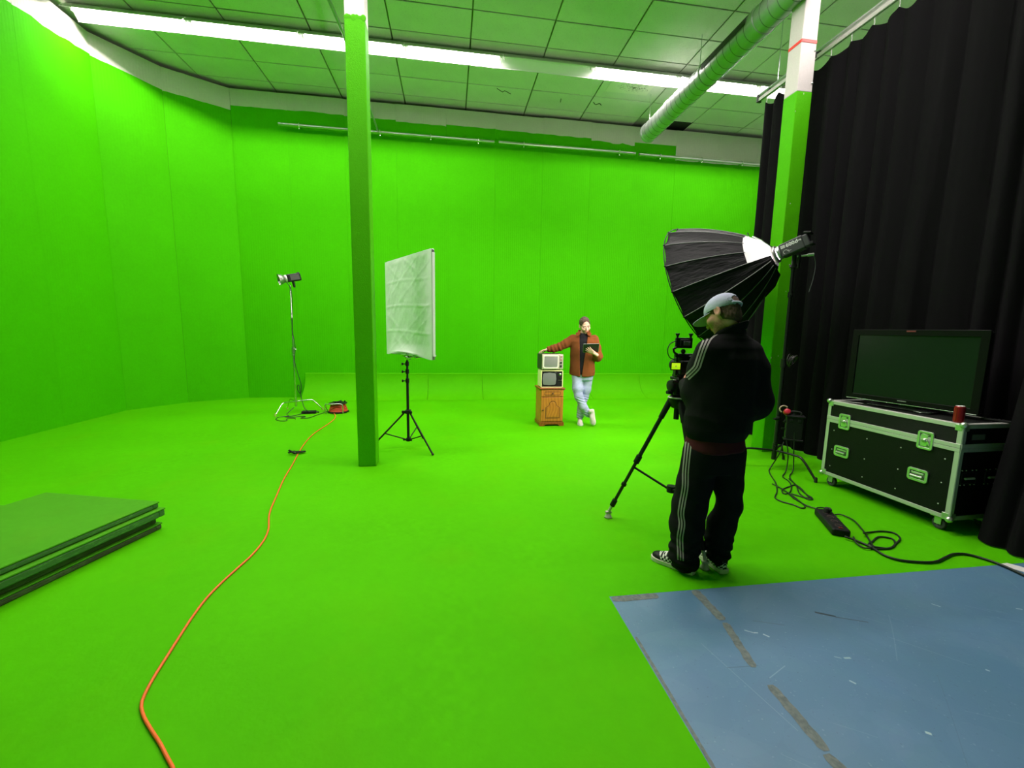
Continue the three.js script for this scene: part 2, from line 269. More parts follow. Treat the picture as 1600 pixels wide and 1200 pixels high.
// ceiling: slab with lay-in tiles
{
  const ceil = struct('ceiling');
  part('slab', plainBox(15.4, 0.1, 17, 1.4, CEIL + 0.10, -2.3), M.tileGrid, ceil);
  const PX = 1.302, PZ = 0.645, xs = 0.352, zs = -7.02, r = rng(5);
  const shapes = [0, 1, 2].map(i => metreUV(new RoundedBoxGeometry(PX - 0.022, 0.018, PZ - 0.022, 1, 0.005)));
  const tones = [1, 0.97, 0.93].map(k => { const m = M.tile.clone(); m.color.multiplyScalar(k); return m; });
  const stained = std(0xffffff, 0.95, 0, { map: canvasTex(512, 256, (c, w, h) => {
    c.fillStyle = 'rgb(232,228,216)'; c.fillRect(0, 0, w, h); const q = rng(12);
    for (let i = 0; i < 240; i++) { const a = q() * 6.3, d = q() * 90; c.strokeStyle = `rgba(70,66,50,${0.15 + q() * 0.5})`; c.lineWidth = 1 + q() * 4; const X = 300 + Math.cos(a) * d * 2.2, Y = 128 + Math.sin(a) * d; c.beginPath(); c.moveTo(X, Y); c.quadraticCurveTo(X + q() * 40 - 20, Y + q() * 30 - 15, X + q() * 60 - 30, Y + q() * 30 - 15); c.stroke(); }
  }) });
  for (let i = -5; i <= 5; i++) for (let j = -5; j <= 5; j++) {
    const cx = xs + (i + 0.5) * PX, cz = zs + (j + 0.5) * PZ;
    if (cz < -10.1 || cz > -3.9) continue;
    if (i === 3 && j === -5) { part('missing_tile_opening', plainBox(PX - 0.02, 0.03, PZ * 0.9, cx + 0.35, CEIL + 0.03, cz), M.dark, ceil, 'dark opening where a ceiling tile is missing'); continue; }
    const t = part('ceiling_tile', shapes[0], tones[Math.floor(r() * 3)], ceil);
    t.position.set(cx, CEIL + 0.009 + r() * 0.003, cz); t.rotation.set((r() - 0.5) * 0.006, 0, (r() - 0.5) * 0.004);
  }
  const patch = part('stained_patch', plainBox(0.88, 0.008, 0.44, 3.55, CEIL - 0.001, -8.50), stained, ceil, 'stained pale ceiling patch');
  patch.receiveShadow = true;
  // the rest of the ceiling, nearer than the picture shows it
  part('plain_ceiling', plainBox(15.4, 0.02, 10.2, 1.4, CEIL + 0.012, 1.25), M.tile, ceil);
  // small cracks in the tiles
  const crack = (pts, r0) => tube(pts.map(p => [p[0], CEIL - 0.001, p[1]]), r0, 12, 4);
  part('crack', crack([[0.95, -9.02], [1.08, -9.12], [1.10, -9.07], [1.24, -9.16]], 0.008), M.dark, ceil);
  part('crack', crack([[2.31, -9.15], [2.33, -9.28]], 0.007), M.dark, ceil);
  part('crack', crack([[3.02, -9.16], [3.1, -9.24], [3.16, -9.18], [3.22, -9.24]], 0.009), M.dark, ceil);
}
// panelled walls
function wobble(seed, amp) { const r = rng(seed), a = r() * 9; return t => amp * (noise(t * 6 + a, seed, 0) + 0.5 * noise(t * 19 + a, seed, 3)); }
function panel(parent, name, w, bottom, top, mat, t = 0.03, seed = 1) { // bottom / top: functions of x along the panel
  const n = 14, gap = 0.0025, pts = [];
  for (let i = 0; i <= n; i++) pts.push([gap / 2 + (w - gap) * i / n, bottom(i / n)]);
  for (let i = n; i >= 0; i--) pts.push([gap / 2 + (w - gap) * i / n, top(i / n)]);
  return part(name, metreUV(extrude(poly(pts), t)), mat, parent);
}
const K = v => () => v;
{
  const wall = struct('wall_back'), r = rng(77);
  part('backing', [plainBox(14, 5.6, 0.1, 2.3, 2.8, BACK - 0.09)], M.wallGreen, wall); part('outer_wall', [plainBox(15.2, 6.9, 0.1, 1.4, 3.4, BACK - 0.75)], M.dark, wall);
  const edges = [-4.39, -3.32, -2.2, -1.14, -0.075, 1.01, 2.095, 3.22, 4.27, 5.31, 6.37, 7.43, 8.6];
  const line = [5.99, 6.0, 5.985, 5.96, 5.985, 5.975, 5.965, 5.90, 5.965, 5.645, 5.645, 5.645];
  edges.slice(0, -1).forEach((x, i) => {
    const w = edges[i + 1] - x, slope = (r() - 0.5) * 0.03, rough = i === 7 ? wobble(i + 3, 0.035) : wobble(i + 3, 0.008);
    const f = t => line[i] + (i < 8 ? slope * (t - 0.5) : 0) + (i === 8 ? 0.004 : 1) * rough(t);
    const z = (r() - 0.5) * 0.006;
    const a = panel(wall, 'painted_panel', w, K(0), f, M.wallGreen); a.position.set(x, 0, BACK - 0.03 + z);
    const b = panel(wall, 'bare_panel', w, t => f(t) + 0.001, K(WALLTOP + (r() - 0.5) * 0.012), M.bareWall); b.position.set(x, 0, BACK - 0.03 + z);
  });
}
{
  const wall = struct('wall_left'), P = [[LEFT, 5.6], [LEFT, -8.437], [-5.298, -9.253], [-4.39, BACK]];
  const cut = [];
  for (let z = 4.3; z > -8.4; z -= 1.275) cut.push([LEFT, Math.max(z, -8.437)]);
  const line = [[LEFT, 5.6], ...cut.filter(p => p[1] > -7.9), [LEFT, -7.16], P[1], P[2], P[3]].filter((p, i, a) => i === 0 || Math.hypot(p[0] - a[i - 1][0], p[1] - a[i - 1][1]) > 0.5);
  const r = rng(31);
  for (let i = 0; i + 1 < line.length; i++) {
    const a = line[i], b = line[i + 1], w = Math.hypot(b[0] - a[0], b[1] - a[1]), turn = Math.atan2(-(b[1] - a[1]), b[0] - a[0]);
    const facet = i >= line.length - 3, rough = wobble(i + 40, facet ? 0.008 : 0.02);
    const f0 = facet ? [5.93, 5.92][i - (line.length - 3)] : 5.93;
    const f = t => (i === line.length - 3 ? mix(5.96, 5.91, t) : i === line.length - 2 ? 5.905 : i === line.length - 4 ? mix(5.84, 5.97, t) : 5.85) + rough(t) + 0 * f0;
    for (const [nm, lo, hi, m] of [['painted_panel', K(0), f, M.wallGreen], ['bare_panel', t => f(t) + 0.001, K(WALLTOP), M.bareWall]]) {
      const p = panel(wall, nm, w, lo, hi, m); p.rotation.y = turn; p.position.set(a[0], 0, a[1]);
      p.geometry.translate(0, 0, -0.03);
    }
  }
  part('backing', [plainBox(0.1, 6.9, 16.6, LEFT - 0.45, 3.4, -2.4)], M.dark, wall);
}
struct('wall_right', plainBox(0.1, 6.6, 17, 8.7, 3.25, -2.3), M.roomWall);
struct('wall_front', plainBox(15.4, 6.6, 0.1, 1.4, 3.25, 5.9), M.roomWall);
{ // curved cove between floor and back wall, in panels
  const cove = struct('trim_1'), r = 0.565, H = 0.55;
  const xs = [-3.2, -1.76, -0.505, 0.75, 2.03, 3.35, 4.7, 6.05, 7.4];
  const prof = [];
  for (let i = 0; i <= 20; i++) { const a = i / 20 * Math.PI / 2 * 0.985; prof.push([r - r * Math.sin(a), H - H * Math.cos(a) * 1]); }
  // from floor edge (z = BACK + r) up to the wall (z = BACK)
  xs.slice(0, -1).forEach((x, i) => {
    const w = xs[i + 1] - x - 0.006, s = new THREE.Shape();
    s.moveTo(r + 0.01, 0.001);
    for (const [dz, y] of prof) s.lineTo(dz + 0.012, y + 0.002);
    s.lineTo(0.001, H + 0.004); s.lineTo(0.001, 0.001); s.closePath();
    const g = metreUV(toCreasedNormals(extrude(s, w), 0.5)); g.rotateY(-Math.PI / 2); g.translate(w, 0, 0);
    const m = part('cove_panel', g, M.floorGreen, cove);
    m.position.set(x, 0, BACK);
  });
}
// ------------------------------------------------------------------ columns
{
  const c = thing('column', 'square green pillar with bare white top, left of the white fabric panel', 'column', [-0.942, 0, -4.885]);
  const S = 0.2;
  const edge = h => { const q = wobble(3, 0.012); const s = new THREE.Shape(); return q; };
  const q = edge();
  part('painted_shaft', metreUV(box(S, 4.66, S, 0, 2.33, 0, 0.012)), M.columnGreen, c, 'green painted shaft');
  part('bare_shaft', metreUV(box(S - 0.003, CEIL - 4.655, S - 0.003, 0, 4.655 + (CEIL - 4.655) / 2, 0, 0.012)), M.whitePaint, c, 'bare white shaft above the green paint');
  const r = rng(8), drips = [];
  for (let i = 0; i < 12; i++) drips.push(place(new THREE.SphereGeometry(0.011 + r() * 0.012, 8, 6).scale(1.4, 0.8 + r(), 0.12), -0.085 + i * 0.0155, 4.655 + r() * 0.012, S / 2 - 0.001));
  part('paint_edge', drips, M.columnGreen, c);
  void q;
}
{
  const c = thing('column', 'square green pillar with red tape round its white top, beside the black curtain', 'column', [4.275, 0, -5.0]);
  const S = 0.21;
  part('painted_shaft', metreUV(box(S, 4.52, S, 0, 2.26, 0, 0.01)), M.columnGreen, c, 'green painted shaft');
  part('bare_shaft', metreUV(box(S - 0.003, CEIL - 4.515, S - 0.003, 0, 4.515 + (CEIL - 4.515) / 2, 0, 0.01)), M.whitePaint, c, 'bare white shaft above the green paint');
  const sh = frameShape(S + 0.003, S + 0.003, 0.011, 0.0025);
  part('red_tape', place(extrude(sh, 0.035), 0, 5.06, 0, -Math.PI / 2), std(linCol(0.75, 0.05, 0.04), 0.5), c, 'thin red tape');
  const r = rng(9), chips = [];
  for (let i = 0; i < 9; i++) chips.push(place(new THREE.SphereGeometry(0.003 + r() * 0.003, 6, 5).scale(1, 1 + r() * 2, 0.3), r() < 0.5 ? -S / 2 + 0.004 : -S / 2 + r() * S, 1 + r() * 4, S / 2));
  part('paint_chip', chips, M.bareWall, c);
  part('fixing', [place(sphere(0.012, 0.09, 4.62, S / 2), 0, 0, 0), sphere(0.01, 0.085, 4.98, S / 2)], M.steel, c);
}
// ------------------------------------------------------------------ fluorescent strips
{
  const PITCH = 1.672, first = -5.775, topY = CEIL - 0.005, lip = 6.273, half = 0.17;
  const housing = () => {
    // ridge body
    const body = box(PITCH - 0.008, 0.026, 0.09, 0, topY - 0.013, 0, 0.006);
    return body;
  };
  const wing = s => { // folded reflector wing: thin bent sheet
    const a = [[0.045 * s, topY - 0.004], [half * s, lip], [half * s, lip - 0.012], [(half - 0.003) * s, lip - 0.012], [(half - 0.003) * s, lip + 0.001], [0.045 * s, topY - 0.008]];
    const g = extrude(poly(a.map(p => [p[0], p[1]])), PITCH - 0.004); g.rotateY(Math.PI / 2); g.translate(-(PITCH - 0.004) / 2, 0, 0); return g;
  };
  const socket = x => [box(0.018, 0.05, 0.03, x, topY - 0.06, 0, 0.004), box(0.012, 0.02, 0.04, x, topY - 0.03, 0, 0.003)];
  const make = (name, label, lit, x, z, group) => {
    const t = thing(name, label, 'ceiling light', [x, 0, z], 0, group);
    part('housing', housing(), M.lampWhite, t);
    part('reflector', wing(1), M.lampWhite, t); part('reflector', wing(-1), M.lampWhite, t);
    part('lamp_holder', socket(-0.79), M.plastic, t); part('lamp_holder', socket(0.79), M.plastic, t);
    if (lit) {
      part('fluorescent_tube', place(new THREE.CylinderGeometry(0.013, 0.013, 1.55, 12), 0, topY - 0.042, 0, 0, 0, Math.PI / 2), M.tubeOn, t);
      const L = new THREE.RectAreaLight(0xfff4f1, TUBE_LEVEL * (z === LIGHT_ROWS[0] ? 0.88 : 1.1), 1.54, 0.07);
      L.position.set(x, topY - 0.058, z); L.rotation.x = -Math.PI / 2; scene.add(L);
    }
    return t;
  };
  const where = ['leftmost lit fluorescent light, meeting the left green wall', 'lit fluorescent light in the strip, second from the left wall', 'lit fluorescent light running behind the white pillar top on its left side', 'lit fluorescent light just right of the white pillar top, ending at the dead fitting', 'unlit fluorescent fitting without a tube, in the middle of the strip', 'lit fluorescent light between the dead fitting and the round duct', 'lit fluorescent light right of the round duct, ending near the curtain rail'];
  for (let i = 0; i < 8; i++) {
    const x = first + PITCH * (i + 0.5) + 0.01;
    if (i === 7) { make('ceiling_light', 'lit fluorescent light mostly behind the black curtain', true, x, LIGHT_ROWS[0], 'fluorescent lights of the ceiling strip'); continue; }
    // far row: the one the photograph shows
    make('ceiling_light', where[i], i !== 4, x, LIGHT_ROWS[0], 'fluorescent lights of the ceiling strip');
  }
  for (const z of LIGHT_ROWS.slice(1)) for (let i = 1; i < 8; i++) make('ceiling_light', 'fluorescent light of a nearer strip above the picture', true, first + PITCH * (i + 0.5), z, 'fluorescent lights outside the picture');
}
// ------------------------------------------------------------------ round duct
{
  const t = thing('air_duct', 'round spiral metal air duct hanging under the ceiling, pointing at the back wall', 'duct', [4.1, 5.7, 0]);
  const r = 0.18, z0 = -8.78, z1 = 3;
  part('pipe', place(lathe([[r - 0.012, 0], [r, 0], [r, z1 - z0], [r - 0.012, z1 - z0], [r - 0.012, 0]], 40), 0, 0, z0, Math.PI / 2), M.galv, t);
  const rings = [];
  for (let z = z0 + 0.08; z < -2.2; z += 0.145) rings.push(place(new THREE.TorusGeometry(r, 0.0045, 5, 36), 0, 0, z, 0.12, 0, 0));
  part('spiral_seam', rings, std(linCol(0.10, 0.11, 0.10), 0.5, 0.5), t);
  for (const z of [z0 + 0.02, -7.86, -6.75, -5.55]) part('collar', place(lathe([[r, 0], [r + 0.009, 0.004], [r + 0.009, 0.056], [r, 0.06]], 40), 0, 0, z, Math.PI / 2), M.galv, t);
  const g = new THREE.BufferGeometry(); { const P = [], I = []; for (let i = 0; i <= 12; i++) for (const z of [-6.62, -5.62]) { const q = mix(2.52, 3.22, i / 12); P.push((r + 0.008) * Math.cos(q), (r + 0.008) * Math.sin(q), z); } for (let i = 0; i < 12; i++) I.push(2 * i, 2 * i + 1, 2 * i + 2, 2 * i + 1, 2 * i + 3, 2 * i + 2); g.setAttribute('position', new THREE.Float32BufferAttribute(P, 3)); g.setIndex(I); g.computeVertexNormals(); }
  part('grille', g, std(linCol(0.02, 0.025, 0.022), 0.7, 0, { side: THREE.DoubleSide }), t, 'dark air grille');
  for (const z of [-8.67, -6.91]) part('hanger_rod', rod([-0.03, r, z], [-0.03, CEIL - 5.7, z], 0.006), M.steel, t);
}
solo('conduit', [rod([5.09, 6.37, -8.0], [5.09, 6.37, 2], 0.012)], M.lampWhite, 'thin white conduit along the ceiling right of the round duct', 'conduit');
// ------------------------------------------------------------------ pipes along the back wall
{
  const y0 = 5.655, z = BACK + 0.13, slope = -0.004;
  const clampG = x => [place(new THREE.TorusGeometry(0.042, 0.012, 8, 20), x, 0, 0, 0, Math.PI / 2), box(0.03, 0.03, 0.13, x, 0, -0.07, 0.004), rod([x, -0.03, 0.01], [x, -0.075, 0.01], 0.008)];
  const spec = [[-3.45, 0.97, [-3.05, -1.45, 0.62, -0.4], 'grey steel pipe on the back wall, leftmost of three, crossing behind the pillar', 5.66], [1.07, 4.24, [1.62, 3.85], 'grey steel pipe on the back wall, middle one of three in line', 5.665], [4.33, 8.3, [4.85, 5.9, 6.95], 'grey steel pipe on the back wall, rightmost of three, reaching the curtain', 5.655]];
  for (const [a, b, cl, label, y] of spec) {
    const t = thing('wall_pipe', label, 'pipe', [0, y, z], 0, 'pipes along the back wall');
    part('pipe', place(lathe([[0.026, 0], [0.031, 0], [0.031, b - a], [0.026, b - a], [0.026, 0]], 20), a, 0, 0, 0, 0, -Math.PI / 2), M.steel, t);
    for (const x of cl) part('clamp', clampG(x), M.chrome, t);
  }
  void y0; void slope;
  const t = thing('brace_pole', 'slanting metal brace from the ceiling behind the left pillar down to the wall pipe', 'brace');
  const A = V(-1.80, CEIL - 0.03, -6.35), Bm = V(-1.60, 6.06, -7.55), C = V(-1.50, 5.70, BACK + 0.16);
  part('upper_tube', rod(A, Bm, 0.026), M.galv, t); part('lower_tube', rod(Bm, C, 0.02), M.galv, t);
  part('joint', [rod(Bm.clone().lerp(A, 0.06), Bm.clone().lerp(C, 0.04), 0.036), sphere(0.02, Bm.x + 0.035, Bm.y - 0.02, Bm.z)], M.blackMetal, t);
}
// ------------------------------------------------------------------ curtain and its rail
const foldTable = (() => { const r = rng(19), a = []; let s = 0; while (s < 9) { const w = 0.15 + r() * 0.2; a.push([s, w, 0.05 + r() * 0.055, r()]); s += w; } return a; })();
function fold(s) { for (const [s0, w, a, k] of foldTable) if (s < s0 + w) { const t = (s - s0) / w; return a * (Math.sin(Math.PI * Math.pow(t, 0.7 + 0.6 * k)) - 0.45); } return 0; }
{
  const z0 = -6.12, z1 = -0.7, X = 4.70, TOP = 5.03, n = 620, m = 60;
  const pos = [], idx = [], uv = [], hooks = [];
  for (let z = z0 + 0.03; z < z1; z += 0.268) hooks.push(z);
  const sag = z => { const k = ((z - z0 - 0.03) / 0.268 % 1 + 1) % 1; return 0.10 * Math.sin(Math.PI * k) * (0.7 + 0.3 * noise(z * 3, 1, 1)); };
  for (let i = 0; i <= n; i++) {
    const s = i / n, z = z0 + (z1 - z0) * s, top = TOP - sag(z);
    for (let j = 0; j <= m; j++) {
      const y = 0.012 + (top - 0.012) * j / m, h = 1 - y / TOP;
      const grow = mix(0.55, 1.05, Math.pow(h, 0.7));
      let f = fold(z - z0 + 0.03 * noise(y * 0.5, z, 3)) * grow + 0.02 * noise(z * 4, y * 0.6, 2) * (0.3 + h) + 0.006 * noise(z * 18, y * 1.2, 6);
      // the near bay is drawn forward round the end of the flight case
      const near = smooth(-2.60, -2.50, z) * (1 - smooth(-2.1, -1.2, z) * 0.6);
      const flare = near * clamp(0.60 - 0.125 * y, 0.02, 1);
      const behind = smooth(-3.9, -3.7, z) * (1 - smooth(-2.66, -2.56, z)) * (1 - smooth(0.9, 1.4, y));
      let x = X - f - flare; if (behind > 0) x = mix(x, Math.max(x, 4.66 - 0.25 * f), behind);
      pos.push(x, y, z + 0.03 * noise(z * 5, y * 0.3, 9) * h); uv.push(s * 9, y);
    }
  }
  for (let i = 0; i < n; i++) for (let j = 0; j < m; j++) { const a = i * (m + 1) + j; idx.push(a, a + 1, a + m + 1, a + 1, a + m + 2, a + m + 1); }
  const g = new THREE.BufferGeometry(); g.setAttribute('position', new THREE.Float32BufferAttribute(pos, 3)); g.setAttribute('uv', new THREE.Float32BufferAttribute(uv, 2)); g.setIndex(idx); g.computeVertexNormals();
  const t = thing('curtain', 'tall black fabric curtain hanging in folds along the right side', 'curtain');
  part('fabric', g, M.curtain, t);
  for (const z of hooks) part('hook', [place(new THREE.TorusGeometry(0.017, 0.004, 6, 16), X, TOP + 0.045, z, 0, 0.6), rod([X, TOP + 0.06, z], [X, TOP + 0.09, z], 0.006), rod([X, TOP - 0.02, z], [X, TOP + 0.03, z], 0.004)], M.plastic, t);
  const rail = thing('curtain_rail', 'double metal curtain rail along the top of the black curtain', 'curtain rail', [X, TOP, 0]);
  const prof = (w, h, y) => { const s = [[-w / 2, y], [-w / 2, y + h], [w / 2, y + h], [w / 2, y], [w * 0.2, y], [w * 0.2, y + 0.006], [w / 2 - 0.006, y + 0.006], [w / 2 - 0.006, y + h - 0.005], [-w / 2 + 0.006, y + h - 0.005], [-w / 2 + 0.006, y + 0.006], [-w * 0.2, y + 0.006], [-w * 0.2, y]]; const e = extrude(poly(s), 6.2); e.translate(0, 0, -6.25); return e; };
  part('track', prof(0.05, 0.045, 0.085), M.alu, rail); part('truss_tube', rod([0, 0.175, -6.25], [0, 0.175, -0.05], 0.024), M.galv, rail);
  part('spacer', [-6.05, -5.2, -4.3, -3.3, -2.3, -1.3].map(z => box(0.04, 0.035, 0.05, 0, 0.142, z)), M.blackMetal, rail);
  part('end_stop', [box(0.065, 0.11, 0.04, 0, 0.13, -6.26, 0.006)], M.blackMetal, rail);
  part('joint_sleeve', [box(0.07, 0.07, 0.22, 0, 0.13, -5.32, 0.006)], M.blackMetal, rail);
  for (const z of [-5.9, -3.2, -0.8]) part('drop_rod', rod([0, 0.19, z], [0, CEIL - TOP, z], 0.006), M.steel, rail);
}
// ------------------------------------------------------------------ stacked stage boards at the left
{
  const topM = phys(linCol(0.075, 0.33, 0.012), 0.7, 0.15, { map: withRepeat(floorGrain, 0.5, 0.5) });
  const edgeTex = (a, b, seed) => withRepeat(grain(256, (u, v) => { const s = tnoise(u, v, 3, seed) * 0.5 + tnoise(u * 1, v, 24, seed + 2) * 0.5 + tnoise(u, v, 90, seed + 3) * 0.5, k = smooth(-0.1, 0.5, s); return [mix(a[0], b[0], k), mix(a[1], b[1], k), mix(a[2], b[2], k)]; }, true), 1, 6);
  const edgeGreen = std(0xffffff, 0.7, 0, { map: edgeTex([0.22, 0.42, 0.16], [0.32, 0.58, 0.2], 3) });
  const edgeWood = std(0xffffff, 0.8, 0, { map: edgeTex([0.20, 0.25, 0.11], [0.27, 0.36, 0.17], 9) });
  // local x along the short side (to the back left), local z along the long side toward the camera
  const W = 1.04, L = 2.1;
  const spec = [
    [0.0, 0.050, 0, 0, 'lowest green stage board, lying on the floor under the stack', edgeWood],
    [0.052, 0.052, -0.02, 0.02, 'brown-edged stage board second from the floor, set back in the stack', edgeWood],
    [0.106, 0.062, 0.028, -0.01, 'thick green-edged stage board under the top board', edgeGreen],
    [0.172, 0.046, -0.01, 0.0, 'topmost green stage board of the stack, with a scuffed flat top', edgeGreen]];
  for (const [y, h, dx, dz, label, em] of spec) {
    const t = thing('stage_board', label, 'stage board', [-2.22, y, -3.43], -0.28, 'green stage boards stacked at the left');
    // after the turn local -x runs to the back left, local +z toward the camera
    part('deck', metreUV(box(W, 0.012, L, -W / 2 + dx, h - 0.006, L / 2 + dz, 0.005)), topM, t);
    part('rim', [metreUV(box(W - 0.008, h - 0.013, 0.05, -W / 2 + dx, (h - 0.013) / 2, 0.029 + dz, 0.01)), metreUV(box(W - 0.008, h - 0.013, 0.05, -W / 2 + dx, (h - 0.013) / 2, L - 0.029 + dz, 0.01)), metreUV(box(0.05, h - 0.013, L - 0.1, -0.027 + dx, (h - 0.013) / 2, L / 2 + dz, 0.01)), metreUV(box(0.05, h - 0.013, L - 0.1, -W + 0.029 + dx, (h - 0.013) / 2, L / 2 + dz, 0.01))], em, t);
  }
  const t = thing('stage_board', 'green stage board lying left of the stack, mostly outside the picture', 'stage board', [-3.33, 0, -3.52], -0.28, 'green stage boards stacked at the left');
  part('deck', metreUV(box(0.98, 0.012, 2, -0.49, 0.194, 1.0, 0.005)), topM, t);
  part('rim', [metreUV(box(0.97, 0.188, 1.98, -0.49, 0.094, 1.0, 0.01))], edgeGreen, t);
}
// ------------------------------------------------------------------ wooden cabinet with two old televisions
{
  const wood = (a, b, seed) => std(0xffffff, 0.45, 0, { map: grain(512, (u, v) => { const w = 0.05 * tfbm(u, v, 3, seed, 3), g = 0.5 + 0.5 * Math.sin((u + w) * 6.2832 * 9 + 3 * tnoise(u, v, 3, seed + 5)), f = tnoise(u, v * 1, 8, seed) * 0.3 + 0.5 * tnoise(u, v, 200, seed + 1); const k = clamp(0.45 * g + 0.3 + 0.3 * f); return [mix(a[0], b[0], k), mix(a[1], b[1], k), mix(a[2], b[2], k)]; }, true) });
  const pine = wood([0.62, 0.36, 0.11], [0.80, 0.52, 0.20], 11), pineDark = wood([0.47, 0.25, 0.07], [0.62, 0.35, 0.11], 15), groove = std(linCol(0.11, 0.042, 0.01), 0.6);
  const knob = std(linCol(0.06, 0.025, 0.01), 0.35);
  const W = 0.385, D = 0.36, H = 0.64, X = 1.668, Z = -6.62 - D / 2;
  const t = thing('bedside_cabinet', 'small wooden cabinet with an arched door and one drawer, under the two old televisions', 'cabinet', [X, 0, Z], 0.02);
  const s = new THREE.Shape();
  // carcass: sides, back, bottom, shelf between drawer and door
  part('carcass', [box(0.02, H - 0.09, D, -W / 2 + 0.01, 0.065 + (H - 0.09) / 2, 0, 0.003), box(0.02, H - 0.09, D, W / 2 - 0.01, 0.065 + (H - 0.09) / 2, 0, 0.003), box(W, H - 0.09, 0.012, 0, 0.065 + (H - 0.09) / 2, -D / 2 + 0.006, 0.002), box(W, 0.02, D, 0, 0.075, 0, 0.003), box(W - 0.03, 0.02, D - 0.02, 0, 0.49, 0, 0.003)].map(g => metreUV(g, 2.2)), pine, t);
  part('top', [metreUV(box(W + 0.05, 0.022, D + 0.04, 0, H - 0.011, 0.004, 0.008), 2.2), metreUV(box(W + 0.024, 0.02, D + 0.02, 0, H - 0.03, 0.003, 0.008), 2.2)], pineDark, t);
  // bracket plinth
  s.moveTo(-W / 2 - 0.015, 0); s.lineTo(-W / 2 + 0.06, 0); s.quadraticCurveTo(-W / 2 + 0.075, 0.03, -W / 2 + 0.11, 0.03); s.lineTo(W / 2 - 0.11, 0.03); s.quadraticCurveTo(W / 2 - 0.075, 0.03, W / 2 - 0.06, 0); s.lineTo(W / 2 + 0.015, 0); s.lineTo(W / 2 + 0.015, 0.05); s.lineTo(W / 2 + 0.004, 0.066); s.lineTo(-W / 2 - 0.004, 0.066); s.lineTo(-W / 2 - 0.015, 0.05); s.closePath();
  part('plinth', [metreUV(place(extrude(s, 0.016, 0.003), 0, 0, D / 2 - 0.004), 2.2), metreUV(box(0.018, 0.06, D, -W / 2 - 0.006, 0.033, 0, 0.005), 2.2), metreUV(box(0.018, 0.06, D, W / 2 + 0.006, 0.033, 0, 0.005), 2.2)], pineDark, t);
  const dr = part('drawer', [metreUV(box(W - 0.012, 0.105, 0.02, 0, 0.552, D / 2 + 0.004, 0.004), 2.2)], pine, t);
  part('panel_groove', [place(extrude(frameShape(0.27, 0.062, 0.012, 0.008), 0.004), 0, 0.552, D / 2 + 0.012)], groove, dr);
  part('knob', [place(lathe([[0, 0.028], [0.011, 0.025], [0.014, 0.018], [0.007, 0.01], [0.009, 0]], 18), 0, 0.552, D / 2 + 0.014, Math.PI / 2)], knob, dr);
  const door = part('door', [metreUV(box(W - 0.012, 0.405, 0.02, 0, 0.285, D / 2 + 0.004, 0.004), 2.2)], pine, t);
  const arch = (w, h) => { const a = new THREE.Shape(); a.moveTo(-w, -h); a.lineTo(w, -h); a.lineTo(w, h * 0.32); a.quadraticCurveTo(w * 0.62, h * 0.36, w * 0.52, h * 0.66); a.absarc(0, h * 0.62, w * 0.52, 0.1, Math.PI - 0.1); a.quadraticCurveTo(-w * 0.62, h * 0.36, -w, h * 0.32); a.closePath(); return a; };
  const o = arch(0.122, 0.142), i = arch(0.113, 0.133); o.holes.push(new THREE.Path(i.getPoints(20)));
  part('panel_groove', [place(extrude(o, 0.004), 0.01, 0.275, D / 2 + 0.012)], groove, door);
  part('raised_panel', [metreUV(place(extrude(arch(0.1, 0.12), 0.003, 0.004), 0.01, 0.275, D / 2 + 0.0115), 2.2)], pine, door);
  part('knob', [place(lathe([[0, 0.028], [0.01, 0.025], [0.013, 0.018], [0.006, 0.01], [0.008, 0]], 18), -W / 2 + 0.035, 0.275, D / 2 + 0.014, Math.PI / 2)], knob, door);
  // televisions
  const glass = std(linCol(0.23, 0.24, 0.23), 0.12), glass2 = std(linCol(0.19, 0.2, 0.205), 0.1), cream = std(linCol(0.62, 0.55, 0.40), 0.5), creamY = std(linCol(0.72, 0.70, 0.33), 0.5), silver = std(linCol(0.5, 0.48, 0.44), 0.35, 0.6), darkWood = std(linCol(0.03, 0.035, 0.02), 0.5);
  const bulge = (w, h, d, r, x, y, z) => { // convex picture tube face
    const g = new THREE.PlaneGeometry(w, h, 24, 20), p = g.attributes.position;
    for (let k = 0; k < p.count; k++) { let a = p.getX(k) / w * 2, b = p.getY(k) / h * 2; const q = Math.pow(Math.pow(Math.abs(a), r) + Math.pow(Math.abs(b), r), 1 / r) || 1, m = Math.max(Math.abs(a), Math.abs(b)) || 1, f = m / q; a *= f; b *= f; p.setXYZ(k, a * w / 2, b * h / 2, d * (1 - 0.5 * (a * a + b * b))); }
    g.computeVertexNormals(); return g.translate(x, y, z);
  };
  { // lower set: cream shell, black front
    const w = 0.37, h = 0.285, d = 0.27, v = thing('vintage_television', 'old television with pale yellow shell and black front, standing on the wooden cabinet', 'television', [X + 0.0, H, -6.62 - 0.16], -0.01);
    part('shell', [place(extrude(frameShape(w, h, 0.018, 0.012), d, 0.002), 0, h / 2 + 0.004, -d / 2), box(w - 0.03, h - 0.03, 0.02, 0, h / 2 + 0.004, -d / 2 + 0.012)], creamY, v);
    const f = part('front', [box(w - 0.026, h - 0.026, 0.02, 0, h / 2 + 0.004, d / 2 - 0.012, 0.006)], M.black, v);
    part('bezel', [place(extrude(frameShape(0.25, 0.225, 0.045, 0.012), 0.006, 0.003), -0.045, h / 2 + 0.006, d / 2 - 0.004)], M.blackGloss, f);
    part('screen', [bulge(0.232, 0.21, 0.014, 5, -0.045, h / 2 + 0.006, d / 2 - 0.002)], glass2, v);
    part('tuning_dial', [place(lathe([[0, 0.014], [0.018, 0.012], [0.021, 0]], 24), 0.135, 0.225, d / 2 - 0.003, Math.PI / 2)], M.steel, v);
    part('tuning_dial', [place(lathe([[0, 0.012], [0.014, 0.01], [0.016, 0]], 24), 0.13, 0.172, d / 2 - 0.003, Math.PI / 2)], M.black, v);
